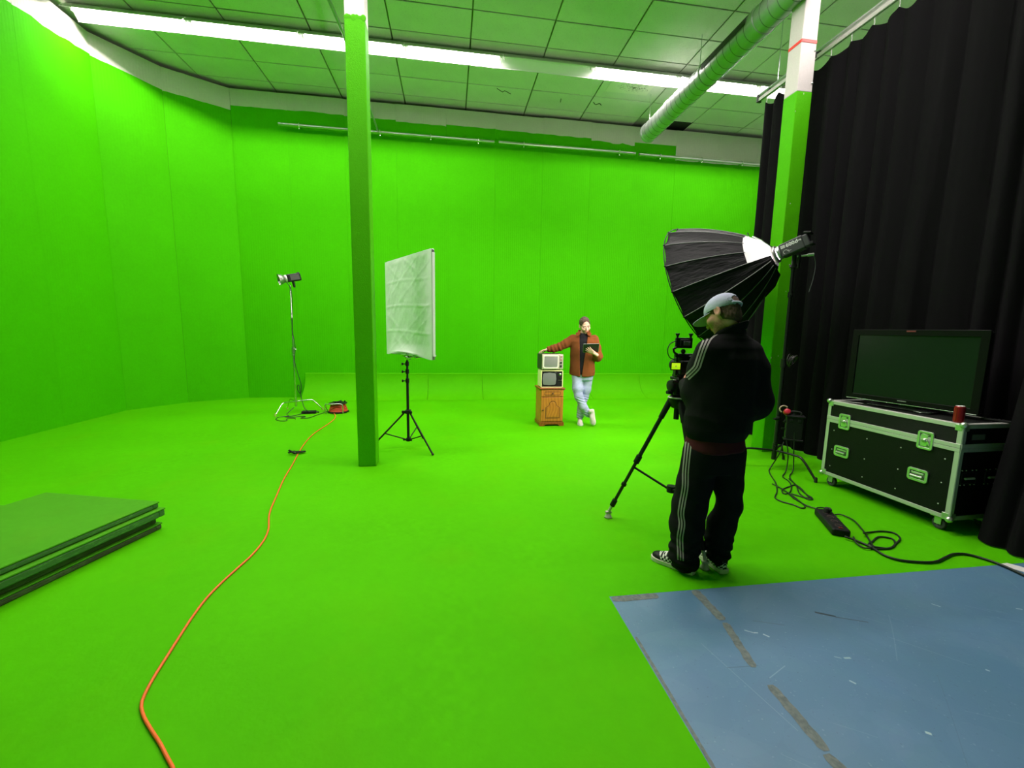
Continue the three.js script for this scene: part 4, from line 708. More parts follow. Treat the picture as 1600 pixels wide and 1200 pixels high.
// ------------------------------------------------------------------ black light stand, studio light and big softbox
{
  const X = 3.826, Z = -4.294, t = thing('light_stand', 'tall black light stand with bent legs carrying the big softbox', 'light stand', [X, 0, Z]);
  for (const [a, r] of [[Math.atan2(0.53, 0.08), 0.52], [Math.atan2(-0.12, -0.5), 0.52], [Math.atan2(-0.3, 0.42), 0.46]]) { const l = part('leg', [turtleLeg(a, r, 0.21, 0, 0.0125)], M.blackMetal, t); part('foot', [place(lathe([[0.013, 0], [0.016, 0.003], [0.015, 0.05], [0.012, 0.055]], 14), Math.cos(a) * r, 0, Math.sin(a) * r)], M.rubber, l); }
  part('hub', [rod([0, 0.1, 0], [0, 0.3, 0], 0.028), sphere(0.03, 0, 0.21, 0), rod([0, 0.26, 0], [-0.05, 0.27, 0.05], 0.01)], M.blackMetal, t);
  part('lower_tube', rod([0, 0.1, 0], [0, 1.25, 0], 0.022), M.blackMetal, t); part('upper_tube', rod([0, 1.25, 0], [0, 2.34, 0], 0.017), M.blackMetal, t);
  part('collar', [rod([0, 1.2, 0], [0, 1.3, 0], 0.032), rod([0, 1.25, 0], [0.05, 1.25, 0.05], 0.01)], M.blackMetal, t);
  part('collar', [rod([0, 2.0, 0], [0, 2.06, 0], 0.026), rod([0, 2.03, 0], [-0.03, 2.03, 0.05], 0.009)], M.blackMetal, t);
  part('clip', [box(0.07, 0.025, 0.03, -0.05, 0.60, 0.04, 0.006), box(0.02, 0.05, 0.05, -0.02, 0.60, 0.03, 0.005)], M.black, t);
  // softbox
  const ring = V(3.689, 2.485, -4.409), axis = V(-0.524, -0.365, -0.77).normalize(), side = V(0, 1, 0).cross(axis).negate().normalize(), up = side.clone().cross(axis).normalize();
  const s = thing('softbox', 'huge black round softbox with light rods and white inner throat, seen from behind', 'softbox', ring.toArray());
  const basis = new THREE.Matrix4().makeBasis(side, up, axis); // check handedness below
  if (basis.determinant() < 0) basis.makeBasis(side.clone().negate(), up, axis);
  s.quaternion.setFromRotationMatrix(basis);
  const LEN = 0.901, RIM = 0.83, N = 16;
  const rad = u => 0.085 + (RIM - 0.085) * Math.pow(u, 0.72) * (1 + 0.18 * u * (1 - u));
  // angle of the rods: first fitted rod
  const inv = s.quaternion.clone().invert();
  const u0 = axis.clone().cross(V(0, 1, 0)).normalize(), v0 = u0.clone().cross(axis), a0 = 97.81 * Math.PI / 180;
  const rodDir = k => { const a = a0 + k * 2 * Math.PI / N; return u0.clone().multiplyScalar(Math.cos(a)).addScaledVector(v0, Math.sin(a)).applyQuaternion(inv); };
  const at = (k, u, rr = 0) => { const d = rodDir(k); return d.multiplyScalar(rad(u) + rr).setZ(LEN * u); };
  const liner = new THREE.MeshPhysicalMaterial({ color: linCol(0.9, 0.9, 0.9), roughness: 0.8, side: THREE.DoubleSide, transmission: 0.45, thickness: 0 });
  const gore = (k, ua, ub, inset) => { // cloth between two rods, drawn a little inward
    const nu = 18, nw = 6, pos = [], idx = [], uv = [];
    for (let i = 0; i <= nu; i++) for (let j = 0; j <= nw; j++) {
      const u = mix(ua, ub, i / nu), w = j / nw, p = at(k, u).lerp(at(k + 1, u), w), sagIn = 1 - 0.018 * Math.sin(Math.PI * w) * (0.3 + u) - inset / (rad(u) + 0.01);
      const wr = 0.006 * noise(k * 7 + w * 3.1, u * 9 + w * 6, k) * Math.sin(Math.PI * w) * u;
      pos.push(p.x * (sagIn + wr), p.y * (sagIn + wr), p.z); uv.push(w * 0.3, u);
    }
    for (let i = 0; i < nu; i++) for (let j = 0; j < nw; j++) { const a = i * (nw + 1) + j; idx.push(a, a + 1, a + nw + 1, a + 1, a + nw + 2, a + nw + 1); }
    const g = new THREE.BufferGeometry(); g.setAttribute('position', new THREE.Float32BufferAttribute(pos, 3)); g.setAttribute('uv', new THREE.Float32BufferAttribute(uv, 2)); g.setIndex(idx); g.computeVertexNormals(); return g;
  };
  const piping = std(linCol(0.22, 0.22, 0.22), 0.4);
  for (let k = 0; k < N; k++) {
    const open = k === 15 || k <= 3, ua = open ? 0.23 : 0.02;
    part('cloth_panel', [gore(k, ua, 1, 0)], M.nylon, s);
    if (open) part('inner_liner', [gore(k, 0.0, 0.3, 0.006)], liner, s, 'white translucent inner cloth near the mount');
  }
  for (let k = 0; k < N; k++) { const pts = []; for (let i = 0; i <= 10; i++) pts.push(at(k, mix((k === 15 || k <= 4) ? 0.22 : 0.04, 1, i / 10), 0.002)); part('rod', [tube(pts, 0.0042, 30, 6)], piping, s); }
  { const pts = []; for (let k = 0; k < N; k++) pts.push(at(k, 1)); part('rim', [tube([...pts], 0.007, 160, 6, true)], M.black, s); }
  const tips = []; for (let k = 0; k < N; k++) { const p = at(k, 1.0, 0.003); tips.push(sphere(0.013, p.x, p.y, p.z, 8, 6)); } part('rod_tip', tips, M.black, s);
  // loose black flap at the unzipped throat
  const flap = new THREE.BufferGeometry(); { const p = [at(7, 0.30, 0.004), at(7, 0.03, 0.01), at(8, 0.03, 0.09), at(9, 0.16, 0.07), at(8, 0.34, 0.006)]; const pos = []; for (const [a, b, c] of [[0, 1, 2], [0, 2, 3], [0, 3, 4]]) for (const q of [p[a], p[b], p[c]]) pos.push(q.x, q.y, q.z); flap.setAttribute('position', new THREE.Float32BufferAttribute(pos, 3)); flap.computeVertexNormals(); }
  part('flap', [plain(flap)], M.nylon, s);
  part('speed_ring', [place(lathe([[0.07, -0.02], [0.098, -0.02], [0.1, 0.0], [0.098, 0.022], [0.07, 0.022], [0.07, -0.02]], 40), 0, 0, 0, Math.PI / 2)], std(linCol(0.4, 0.36, 0.38), 0.35, 0.8), s);
  { const p = at(0, 0.16, 0.02), q = at(1, 0.06, 0.03); part('hinge_bracket', [rod(p, q, 0.008), rod(q, at(1, 0.0, 0.01), 0.008), rod(at(0, 0.2, 0.0), at(0, 0.2, 0.05), 0.006)], M.chrome, s); }
  const diff = new THREE.CircleGeometry(RIM * 0.93, 48); diff.translate(0, 0, LEN - 0.04);
  part('diffuser_screen', [diff], std(linCol(0.8, 0.8, 0.8), 0.8, 0, { emissive: 0xfff4e8, emissiveIntensity: 2.2, side: THREE.FrontSide }), s, 'white glowing diffusion cloth');
  const bulbPos = ring.clone().addScaledVector(axis, 0.03);
  const bulb = new THREE.PointLight(0xffffff, 0.9, 0, 2); bulb.position.copy(bulbPos); bulb.shadow.radius = 2; bulb.castShadow = true; scene.add(bulb);
  part('lamp_bulb', [sphere(0.03, 0, 0, 0.03)], std(0xffffff, 0.5, 0, { emissive: 0xffffff, emissiveIntensity: 5 }), s);
  const A = new THREE.RectAreaLight(0xfff1e2, SOFTBOX_LEVEL, 1.1, 1.1); A.position.copy(ring.clone().addScaledVector(axis, LEN - 0.03)); A.lookAt(A.position.clone().add(axis)); scene.add(A);
  // two strokes of the maker's mark low on the black cloth
  const mark = (k, ua, ub, wa, wb) => { const P = [[ua, wa], [ub, wb]].map(([u, w]) => at(k, u, 0.006).lerp(at(k + 1, u, 0.006), w)); return rod(P[0], P[1], 0.006); };
  part('mark', [mark(6, 0.52, 0.60, 0.3, 0.55), mark(6, 0.60, 0.53, 0.55, 0.8)], std(linCol(0.06, 0.06, 0.06), 0.5), s);
  // lamp head behind the ring
  const h = thing('studio_light', 'large dark studio light with white lettering on its side, mounted behind the softbox', 'lamp', ring.clone().addScaledVector(axis, -0.02).toArray());
  h.quaternion.copy(s.quaternion);
  const upL = V(0, 1, 0).applyQuaternion(inv), camSide = V(-0.8, 0, 0.6).applyQuaternion(inv);
  const ang = Math.atan2(upL.y, upL.x) - Math.PI / 2; // roll so that the body stands upright
  const body = new THREE.Group(); void body; void camSide;
  const R = g => g.applyMatrix4(new THREE.Matrix4().makeRotationZ(ang));
  part('housing', [R(box(0.125, 0.15, 0.23, 0, 0, -0.155, 0.016)), R(box(0.11, 0.135, 0.06, 0, 0.0, -0.29, 0.014))], std(linCol(0.045, 0.045, 0.05), 0.45, 0.3), h);
  part('front_ring', [place(lathe([[0.05, 0], [0.075, 0.004], [0.078, 0.03], [0.06, 0.04]], 36), 0, 0, -0.042, Math.PI / 2)], std(linCol(0.6, 0.6, 0.62), 0.3, 0.8), h);
  part('handle_fin', [R(box(0.12, 0.02, 0.07, 0, 0.075, -0.325, 0.006, -0.5))], M.black, h); part('rear_socket', [R(box(0.11, 0.03, 0.03, 0, -0.05, -0.33, 0.006))], M.black, h);
  const font = await new FontLoader().loadAsync('fonts/droid/droid_sans_bold.typeface.json');
  const letter = (str, size, y, z, sgn) => { const g = new TextGeometry(str, { font, size, depth: 0.0015, curveSegments: 4 }); g.computeBoundingBox(); g.translate(-(g.boundingBox.max.x) / 2, 0, 0); g.rotateY(sgn * Math.PI / 2); g.translate(sgn * 0.0628, y, z); return R(g); };
  const sgn = V(-1, 0, 1).applyQuaternion(inv).applyMatrix4(new THREE.Matrix4().makeRotationZ(-ang)).x > 0 ? 1 : -1;
  part('lettering', [letter('600d', 0.038, 0.012, -0.165, sgn), letter('Pro', 0.02, 0.02, -0.235, sgn), ...[0, 1, 2].map(i => R(box(0.002, 0.007, 0.045, sgn * 0.0628, 0.02 + i * 0.012, -0.078, 0.0008)))], std(linCol(0.75, 0.75, 0.75), 0.5), h, 'white lettering reading 600d');
  part('emblem', [R(place(new THREE.TorusGeometry(0.022, 0.004, 6, 20, 4.2), sgn * 0.0628, -0.035, -0.09, 0, Math.PI / 2)), R(box(0.003, 0.03, 0.006, sgn * 0.063, -0.035, -0.12, 0.001)), R(box(0.003, 0.006, 0.03, sgn * 0.063, -0.035, -0.13, 0.001))], std(linCol(0.3, 0.3, 0.3), 0.5), h);
  // yoke down to the stand, in world directions
  const toL = (x, y, z) => V(x, y, z).sub(h.position).applyQuaternion(inv);
  part('yoke', [rod(toL(X, 2.30, Z), toL(X, 2.47, Z), 0.022), rod(toL(X, 2.33, Z), toL(X, 2.36, Z), 0.035), rod(toL(X + 0.03, 2.32, Z + 0.03), toL(X + 0.04, 2.47, Z + 0.03), 0.018)], M.blackMetal, h);
  part('tilt_handle', [rod(toL(X + 0.02, 2.45, Z + 0.02), toL(X + 0.11, 2.46, Z + 0.08), 0.01), rod(toL(X + 0.10, 2.46, Z + 0.075), toL(X + 0.15, 2.465, Z + 0.10), 0.016)], M.plastic, h);
  solo('safety_cord', [tube([[X + 0.15, 2.46, Z + 0.10], [X + 0.175, 2.36, Z + 0.11], [X + 0.165, 2.2, Z + 0.11], [X + 0.14, 2.06, Z + 0.10]], 0.0035, 40)], std(linCol(0.1, 0.1, 0.11), 0.5), 'thin grey cord hanging from the back of the big studio light', 'cord');
  // coil, control box, red hook on the stand
  const coil = []; for (let i = 0; i < 5; i++) coil.push(place(new THREE.TorusGeometry(0.066 - (i % 3) * 0.007, 0.007, 7, 36), X + 0.035 + 0.004 * i, 1.29 - 0.012 * (i % 2), Z + 0.045 + 0.012 * i, 0.1 * i, 0.5));
  solo('cable_coil', coil, std(linCol(0.016, 0.014, 0.014), 0.4), 'coiled dark cable hung on the black stand below the softbox', 'cable coil');
  const b = thing('control_box', 'black ballast box hung low on the softbox stand beside the curtain', 'control box', [X + 0.125, 0.36, Z + 0.11], -0.6);
  part('case', [box(0.17, 0.29, 0.1, 0, 0.145, 0, 0.014), box(0.19, 0.02, 0.12, 0, 0.285, 0, 0.006), box(0.19, 0.02, 0.12, 0, 0.01, 0, 0.006)], M.black, b);
  part('carry_handle', [tube([[-0.06, 0.29, 0], [-0.05, 0.33, 0], [0.05, 0.33, 0], [0.06, 0.29, 0]], 0.01, 24)], M.rubber, b);
  part('socket', [box(0.03, 0.03, 0.01, -0.04, 0.24, 0.052, 0.004), box(0.03, 0.03, 0.01, 0.04, 0.24, 0.052, 0.004)], M.blackMetal, b);
  part('strap', [rod([-0.10, 0.20, -0.02], [-0.06, 0.26, -0.04], 0.012), rod([-0.12, 0.12, -0.03], [-0.08, 0.12, -0.03], 0.012)], M.rubber, b);
  const k = thing('plug', 'bright red plug with a pale hook hanging at the black stand', 'plug', [X + 0.035, 0.69, Z + 0.05], -0.5);
  part('body', [place(lathe([[0, -0.035], [0.03, -0.035], [0.036, -0.02], [0.036, 0.02], [0.026, 0.035], [0, 0.035]], 20), 0.02, 0, 0.02, 1.1)], std(linCol(0.62, 0.02, 0.05), 0.35), k);
  part('hook', [place(new THREE.TorusGeometry(0.04, 0.008, 8, 24, 3.6), -0.015, 0.03, 0.02, 0, 0, 0.6)], std(linCol(0.6, 0.42, 0.36), 0.4), k);
}
// cables of the softbox light, on the floor
{
  const g1 = [[3.85, -4.20, 0.33], [3.80, -4.19, 0.2], [3.78, -4.25, 0.05], [3.70, -4.20], [3.602, -4.075], [3.433, -3.792], [3.264, -3.579], [3.111, -3.418], [3.114, -3.342], [3.165, -3.264], [3.178, -3.192], [3.226, -3.2], [3.281, -3.294], [3.289, -3.384], [3.33, -3.5]];
  solo('power_cable', [floorCable(g1, 0.0065)], cableBlack, 'black cable running from the softbox stand, leftmost, in a wide loop on the floor', 'cable');
  const g2 = [[3.86, -4.19, 0.4], [3.87, -4.14, 0.2], [3.83, -4.1, 0.03], [3.668, -3.964], [3.629, -3.849], [3.555, -3.724], [3.363, -3.535], [3.283, -3.511], [3.344, -3.605], [3.483, -3.678], [3.604, -3.719], [3.575, -3.615], [3.483, -3.441], [3.466, -3.365], [3.415, -3.355], [3.447, -3.494], [3.59, -3.70, 0.012], [3.69, -3.9]];
  solo('power_cable', [floorCable(g2, 0.006, 0.002)], cableBlack, 'black cable tangled in small loops on the green floor beside the flight case', 'cable');
  const g3 = [[3.93, -4.15, 0.5], [3.92, -4.12, 0.25], [3.9, -4.08, 0.03], [3.78, -3.99], [3.681, -3.863], [3.577, -3.65], [3.498, -3.472], [3.473, -3.379], [3.417, -3.401], [3.36, -3.5]];
  solo('power_cable', [floorCable(g3, 0.006, 0.004)], cableBlack, 'black cable coming from the control box, rightmost of those at the stand', 'cable');
  const g4 = [[3.369, -3.762], [3.358, -3.62], [3.315, -3.428], [3.263, -3.239], [3.286, -3.166], [3.315, -3.109], [3.362, -3.077], [3.4, -3.14], [3.347, -3.173], [3.28, -3.139], [3.262, -3.04, 0.02], [3.27, -3.0, 0.05], [3.25, -2.98, 0.06]];
  solo('power_cable', [floorCable(g4, 0.006, 0.007)], cableBlack, 'black cable from the tangle to the plug on the power strip', 'cable');
  const t = thing('power_strip', 'long black power strip with several sockets lying on the green floor', 'power strip', [3.155, 0, -2.865], -0.49);
  part('body', [box(0.125, 0.06, 0.42, 0, 0.03, 0, 0.016)], M.black, t);
  for (let i = 0; i < 4; i++) { const s = part('socket', [place(lathe([[0.019, 0.001], [0.024, 0.004], [0.024, 0], [0.019, -0.001]], 20), 0, 0.0605, -0.12 + i * 0.085)], std(linCol(0.05, 0.03, 0.025), 0.5), t); void s; }
  part('switch', [box(0.03, 0.012, 0.02, 0, 0.062, 0.185, 0.003)], std(linCol(0.12, 0.02, 0.02), 0.4), t);
  part('plug', [place(lathe([[0.017, 0], [0.021, 0.006], [0.021, 0.04], [0.012, 0.05], [0, 0.05]], 18), 0.0, 0.058, -0.125), box(0.03, 0.025, 0.05, 0.02, 0.09, -0.13, 0.008)], M.rubber, t);
  const a = [[3.255, -2.66, 0.03], [3.29, -2.68, 0.02], [3.38, -2.71], [3.5, -2.71], [3.557, -2.675], [3.52, -2.60], [3.40, -2.53], [3.25, -2.472], [3.16, -2.53], [3.245, -2.577], [3.374, -2.633], [3.44, -2.60], [3.39, -2.53], [3.27, -2.47], [3.12, -2.48]];
  solo('power_cable', [floorCable(a.map(([x, z, y]) => [x - 0.02, z, y]), 0.0065, 0.002)], cableBlack, 'black cable in wide flat loops at the near end of the power strip', 'cable');
  const b = [[3.10, -2.62, 0.02], [3.06, -2.56], [3.05, -2.49], [3.118, -2.487], [3.20, -2.58], [3.33, -2.76], [3.42, -2.93], [3.40, -3.02], [3.30, -3.01], [3.25, -2.98, 0.05]];
  solo('power_cable', [floorCable(b, 0.006, 0.008)], cableBlack, 'thin black cable arching beside the power strip', 'cable');
  const c = [[3.05, -2.64, 0.02], [3.11, -2.56], [3.118, -2.487], [3.10, -2.391], [3.129, -2.328], [3.24, -2.282], [3.37, -2.266], [3.523, -2.307], [3.633, -2.337], [3.729, -2.325], [3.784, -2.25], [3.803, -2.174], [3.793, -2.053], [3.76, -1.8], [3.9, -1.4]];
  solo('power_cable', [floorCable(c, 0.0085, 0.003)], cableBlack, 'thick dark cable running from the power strip over the edge of the blue floor', 'cable');
  solo('power_cable', [floorCable([[4.4, -2.6], [4.3, -2.47], [4.26, -2.43], [4.256, -2.401], [4.228, -2.348], [4.226, -2.293], [4.3, -2.1]], 0.008)], cableBlack, 'short end of dark cable coming out from under the curtain', 'cable');
  const w = poly([[3.80, 2.20], [3.90, 2.205], [4.25, 1.7], [4.16, 1.66]]); const g = new THREE.ExtrudeGeometry(w, { depth: 0.003, bevelEnabled: false }); g.rotateX(-Math.PI / 2);
  solo('floor_tape', [g], std(linCol(0.72, 0.68, 0.68), 0.6), 'strip of white tape on the blue floor at the right edge', 'tape');
}
// ------------------------------------------------------------------ people: shared builders
const tableAt = (tab, y) => { // rows: [y, ...values], rising y; smooth interpolation
  if (y <= tab[0][0]) return tab[0].slice(1); const n = tab.length; if (y >= tab[n - 1][0]) return tab[n - 1].slice(1);
  let i = 0; while (tab[i + 1][0] < y) i++; const t = smooth(0, 1, (y - tab[i][0]) / (tab[i + 1][0] - tab[i][0])) * 0.5 + 0.5 * (y - tab[i][0]) / (tab[i + 1][0] - tab[i][0]);
  return tab[i].slice(1).map((v, k) => mix(v, tab[i + 1][k + 1], t));
};
// trunk: rows [y, cx, cz, half width across, half depth]; across = [x, z] unit vector of the body's right side
const trunk = (tab, ax) => (x, y, z) => {
  const [cx, cz, a, b] = tableAt(tab, y), dx = x - cx, dz = z - cz, r = dx * ax[0] + dz * ax[1], f = -dx * ax[1] + dz * ax[0];
  const k0 = Math.hypot(r / a, f / b), k1 = Math.hypot(r / (a * a), f / (b * b)); const d = k1 < 1e-6 ? -Math.min(a, b) : k0 * (k0 - 1) / k1;
  return smax(d, Math.max(tab[0][0] - y, y - tab[tab.length - 1][0]), 0.02);
};
const chain = (x, y, z, pts) => { let d = 1e9; for (let i = 0; i + 1 < pts.length; i++) d = smin(d, cap(x, y, z, pts[i], pts[i + 1], pts[i][3], pts[i + 1][3]), 0.03); return d; };
const crease = (x, y, z, s) => { const n = noise(x * s, y * s * 0.8, z * s), m = noise(x * s * 2.1 + 7, y * s * 1.3, z * s * 2.1); return (1 - Math.abs(n)) * 0.6 + (1 - Math.abs(m)) * 0.3; };
// head, facing +z, origin at its middle (eye height), 0.235 tall
function headField(x, y, z) {
  const ax = Math.abs(x);
  let d = ell(x, y, z, [0, 0.034, -0.014], [0.077, 0.084, 0.098]);
  d = smin(d, ell(x, y, z, [0, -0.042, 0.022], [0.060, 0.074, 0.068]), 0.04);
  d = smin(d, ell(x, y, z, [0, -0.098, 0.060], [0.026, 0.019, 0.024]), 0.03);
  d = smin(d, ell(ax, y, z, [0.043, -0.028, 0.062], [0.022, 0.02, 0.022]), 0.03); // cheek bones
  d = smin(d, ell(ax, y, z, [0.028, 0.020, 0.079], [0.026, 0.009, 0.012]), 0.018); // brows
  d = smax(d, -ell(ax, y, z, [0.032, -0.002, 0.101], [0.019, 0.012, 0.016]), 0.014); // sockets
  d = smin(d, cap(x, y, z, [0, 0.008, 0.082], [0, -0.032, 0.107], 0.0085, 0.013), 0.014);
  d = smin(d, ell(ax, y, z, [0.012, -0.037, 0.095], [0.009, 0.007, 0.010]), 0.008);
  d = smin(d, ell(x, y, z, [0, -0.061, 0.088], [0.024, 0.0055, 0.009]), 0.008);
  d = smin(d, ell(x, y, z, [0, -0.071, 0.086], [0.021, 0.0065, 0.009]), 0.006);
  d = smin(d, ell(ax, y, z, [0.032, -0.002, 0.081], [0.0125, 0.0115, 0.0115]), 0.003); // eyeballs
  let e = ell(ax, y, z, [0.081, -0.006, -0.012], [0.009, 0.034, 0.021]); // ears
  e = smax(e, -ell(ax, y, z, [0.091, -0.004, -0.008], [0.008, 0.022, 0.012]), 0.006);
  d = smin(d, e, 0.01);
  d = smin(d, cap(x, y, z, [0, -0.04, -0.032], [0, -0.07, -0.018], 0.052, 0.045), 0.03); // top of the neck
  return d;
}
function headColour(skin, beard, brow) {
  return (x, y, z) => {
    const ax = Math.abs(x); let c = skin.slice();
    const m = 1 + 0.05 * noise(x * 40, y * 40, z * 40); c = c.map(v => v * m);
    if (beard) { const k = smooth(-0.035, -0.062, y + 0.25 * Math.max(0, ax - 0.05)) * smooth(-0.03, 0.0, z) * smooth(-0.135, -0.105, y); const mouth = ax < 0.024 && Math.abs(y + 0.066) < 0.009 ? 0 : 1; const kk = clamp(k * mouth * (0.75 + 0.35 * noise(x * 300, y * 300, z * 300))); c = c.map((v, i) => mix(v, beard[i], kk * 0.85)); }
    if (ax < 0.024 && Math.abs(y + 0.066) < 0.010 && z > 0.078) c = [skin[0] * 0.85, skin[1] * 0.55, skin[2] * 0.5];
    if (Math.hypot(ax - 0.032, (y + 0.002) * 1.6) < 0.012 && z > 0.080) c = Math.hypot(ax - 0.032, y + 0.002) < 0.0055 ? [0.05, 0.035, 0.02] : [0.62, 0.58, 0.54];
    if (Math.abs(y - 0.021 + 0.12 * Math.abs(ax - 0.03)) < 0.006 && ax > 0.010 && ax < 0.052 && z > 0.06) c = brow;
    return c;
  };
}
// hand: wrist at the origin, fingers toward +y, palm faces +z, thumb on the +x side; curl per finger (index first)
function handField(curl, spread, thumb) {
  const F = [];
  const base = [[0.030, 0.088], [0.010, 0.093], [-0.011, 0.089], [-0.030, 0.080]], len = [0.076, 0.084, 0.078, 0.060], rad = [0.0088, 0.009, 0.0086, 0.0076];
  for (let i = 0; i < 4; i++) {
    let p = [base[i][0], base[i][1], 0], a = curl[i] * 0.6, seg = [0.46, 0.30, 0.24]; const sp = spread * (1.5 - i) / 1.5; const pts = [[...p, rad[i]]];
    for (let k = 0; k < 3; k++) { const L = len[i] * seg[k]; p = [p[0] + Math.sin(sp) * Math.cos(a) * L, p[1] + Math.cos(sp) * Math.cos(a) * L, p[2] + Math.sin(a) * L]; pts.push([...p, rad[i] * [0.95, 0.88, 0.78][k]]); a += curl[i]; }
    F.push(pts);
  }
  const T = thumb || [[0.020, 0.022, 0.006, 0.014], [0.042, 0.050, 0.016, 0.0115], [0.054, 0.078, 0.024, 0.0095], [0.058, 0.098, 0.03, 0.008]];
  return (x, y, z) => {
    let d = cap(x, y, z * 0.8, [0, -0.05, 0], [0, 0.012, 0], 0.024, 0.024);
    for (const b of base) d = smin(d, cap(x, y, z, [b[0] * 0.6, 0.015, 0], [b[0], b[1], 0], 0.0125, 0.0105), 0.014);
    for (const pts of F) { let e = 1e9; for (let i = 0; i < 3; i++) e = smin(e, cap(x, y, z, pts[i], pts[i + 1], pts[i][3], pts[i + 1][3]), 0.003); d = smin(d, e, 0.005); }
    let e = 1e9; for (let i = 0; i < 3; i++) e = smin(e, cap(x, y, z, T[i], T[i + 1], T[i][3], T[i + 1][3]), 0.004);
    return smin(d, e, 0.01);
  };
}
const handGeo = (curl, spread, thumb) => nets(handField(curl, spread, thumb), [-0.075, -0.08, -0.06], [0.09, 0.19, 0.11], 0.0032);
// matrix with given fingers direction (y), palm normal (z), mirrored when left
function frame(origin, yDir, zDir, s = 1, flip = false) {
  const y = V(...yDir).normalize(), z = V(...zDir); z.addScaledVector(y, -z.dot(y)).normalize(); const x = y.clone().cross(z); if (flip) x.negate();
  return new THREE.Matrix4().makeBasis(x.multiplyScalar(s), y.multiplyScalar(s), z.multiplyScalar(s)).setPosition(...origin);
}
function moved(g, m) { const h = g.clone().applyMatrix4(m); if (m.determinant() < 0 && h.index) { const a = h.index.array; for (let i = 0; i < a.length; i += 3) { const t = a[i]; a[i] = a[i + 1]; a[i + 1] = t; } } return h; }
function tint(g, c) { return colourBy(g, (x, y, z) => { const k = 1 + 0.06 * noise(x * 60, y * 60, z * 60); return c.map(v => v * k); }); }
const joinSkin = gs => mergeGeometries(gs.map(g => { const h = g.index ? g.toNonIndexed() : g; return h; }));
// shoe: heel at the origin, toe toward +z, sole on y = 0
function shoeShape(w) { const s = new THREE.Shape(); s.moveTo(-0.030 * w, 0.004); s.bezierCurveTo(-0.036 * w, 0.06, -0.040 * w, 0.16, -0.046 * w, 0.205); s.bezierCurveTo(-0.046 * w, 0.26, -0.02 * w, 0.288, 0.006, 0.286); s.bezierCurveTo(0.036 * w, 0.282, 0.046 * w, 0.25, 0.044 * w, 0.21); s.bezierCurveTo(0.034 * w, 0.14, 0.036 * w, 0.06, 0.030 * w, 0.004); s.bezierCurveTo(0.022 * w, -0.008, -0.022 * w, -0.008, -0.030 * w, 0.004); return s; }
function shoe(parent, m, mats, laces) {
  const upper = nets((x, y, z) => { let d = ell(x, y, z, [0, 0.045, 0.05], [0.036, 0.055, 0.056]); d = smin(d, ell(x, y, z, [0, 0.045, 0.14], [0.040, 0.05, 0.08]), 0.04); d = smin(d, ell(x, y, z, [-0.001, 0.034, 0.215], [0.044, 0.032, 0.068]), 0.03); d = smin(d, cap(x, y, z, [0, 0.06, 0.05], [0, 0.1, 0.045], 0.036, 0.037), 0.02); return smax(d, 0.014 - y, 0.006) ; }, [-0.06, 0.0, -0.03], [0.06, 0.15, 0.3], 0.0055);
  const box0 = g => { const p = g.attributes.position, u = g.attributes.uv; for (let i = 0; i < p.count; i++) u.setXY(i, p.getZ(i) * 10, (p.getY(i) + Math.abs(p.getX(i)) * 0.6) * 10); return g; };
  const up = part('shoe', [moved(box0(upper), m)], mats.upper, parent);
  const so = extrude(shoeShape(1.04), 0.022, 0.004); so.rotateX(Math.PI / 2); so.translate(0, 0.027, 0);
  part('sole', [moved(so, m)], mats.sole, up);
  const lc = []; for (let i = 0; i < 5; i++) lc.push(moved(tube([[-0.026, 0.080 - i * 0.009, 0.105 + i * 0.021], [0, 0.098 - i * 0.010, 0.105 + i * 0.021], [0.026, 0.080 - i * 0.009, 0.105 + i * 0.021]], 0.0035, 10, 6), m));
  part('laces', lc, mats.lace, up);
  if (mats.toe) { const t = nets((x, y, z) => smax(ell(x, y, z, [-0.001, 0.034, 0.215], [0.046, 0.034, 0.070]), 0.205 - z, 0.004) + (y < 0.016 ? 0.01 : 0), [-0.06, 0.01, 0.19], [0.06, 0.09, 0.3], 0.0055); part('toe_cap', [moved(t, m)], mats.toe, up); }
  void laces; return up;
}
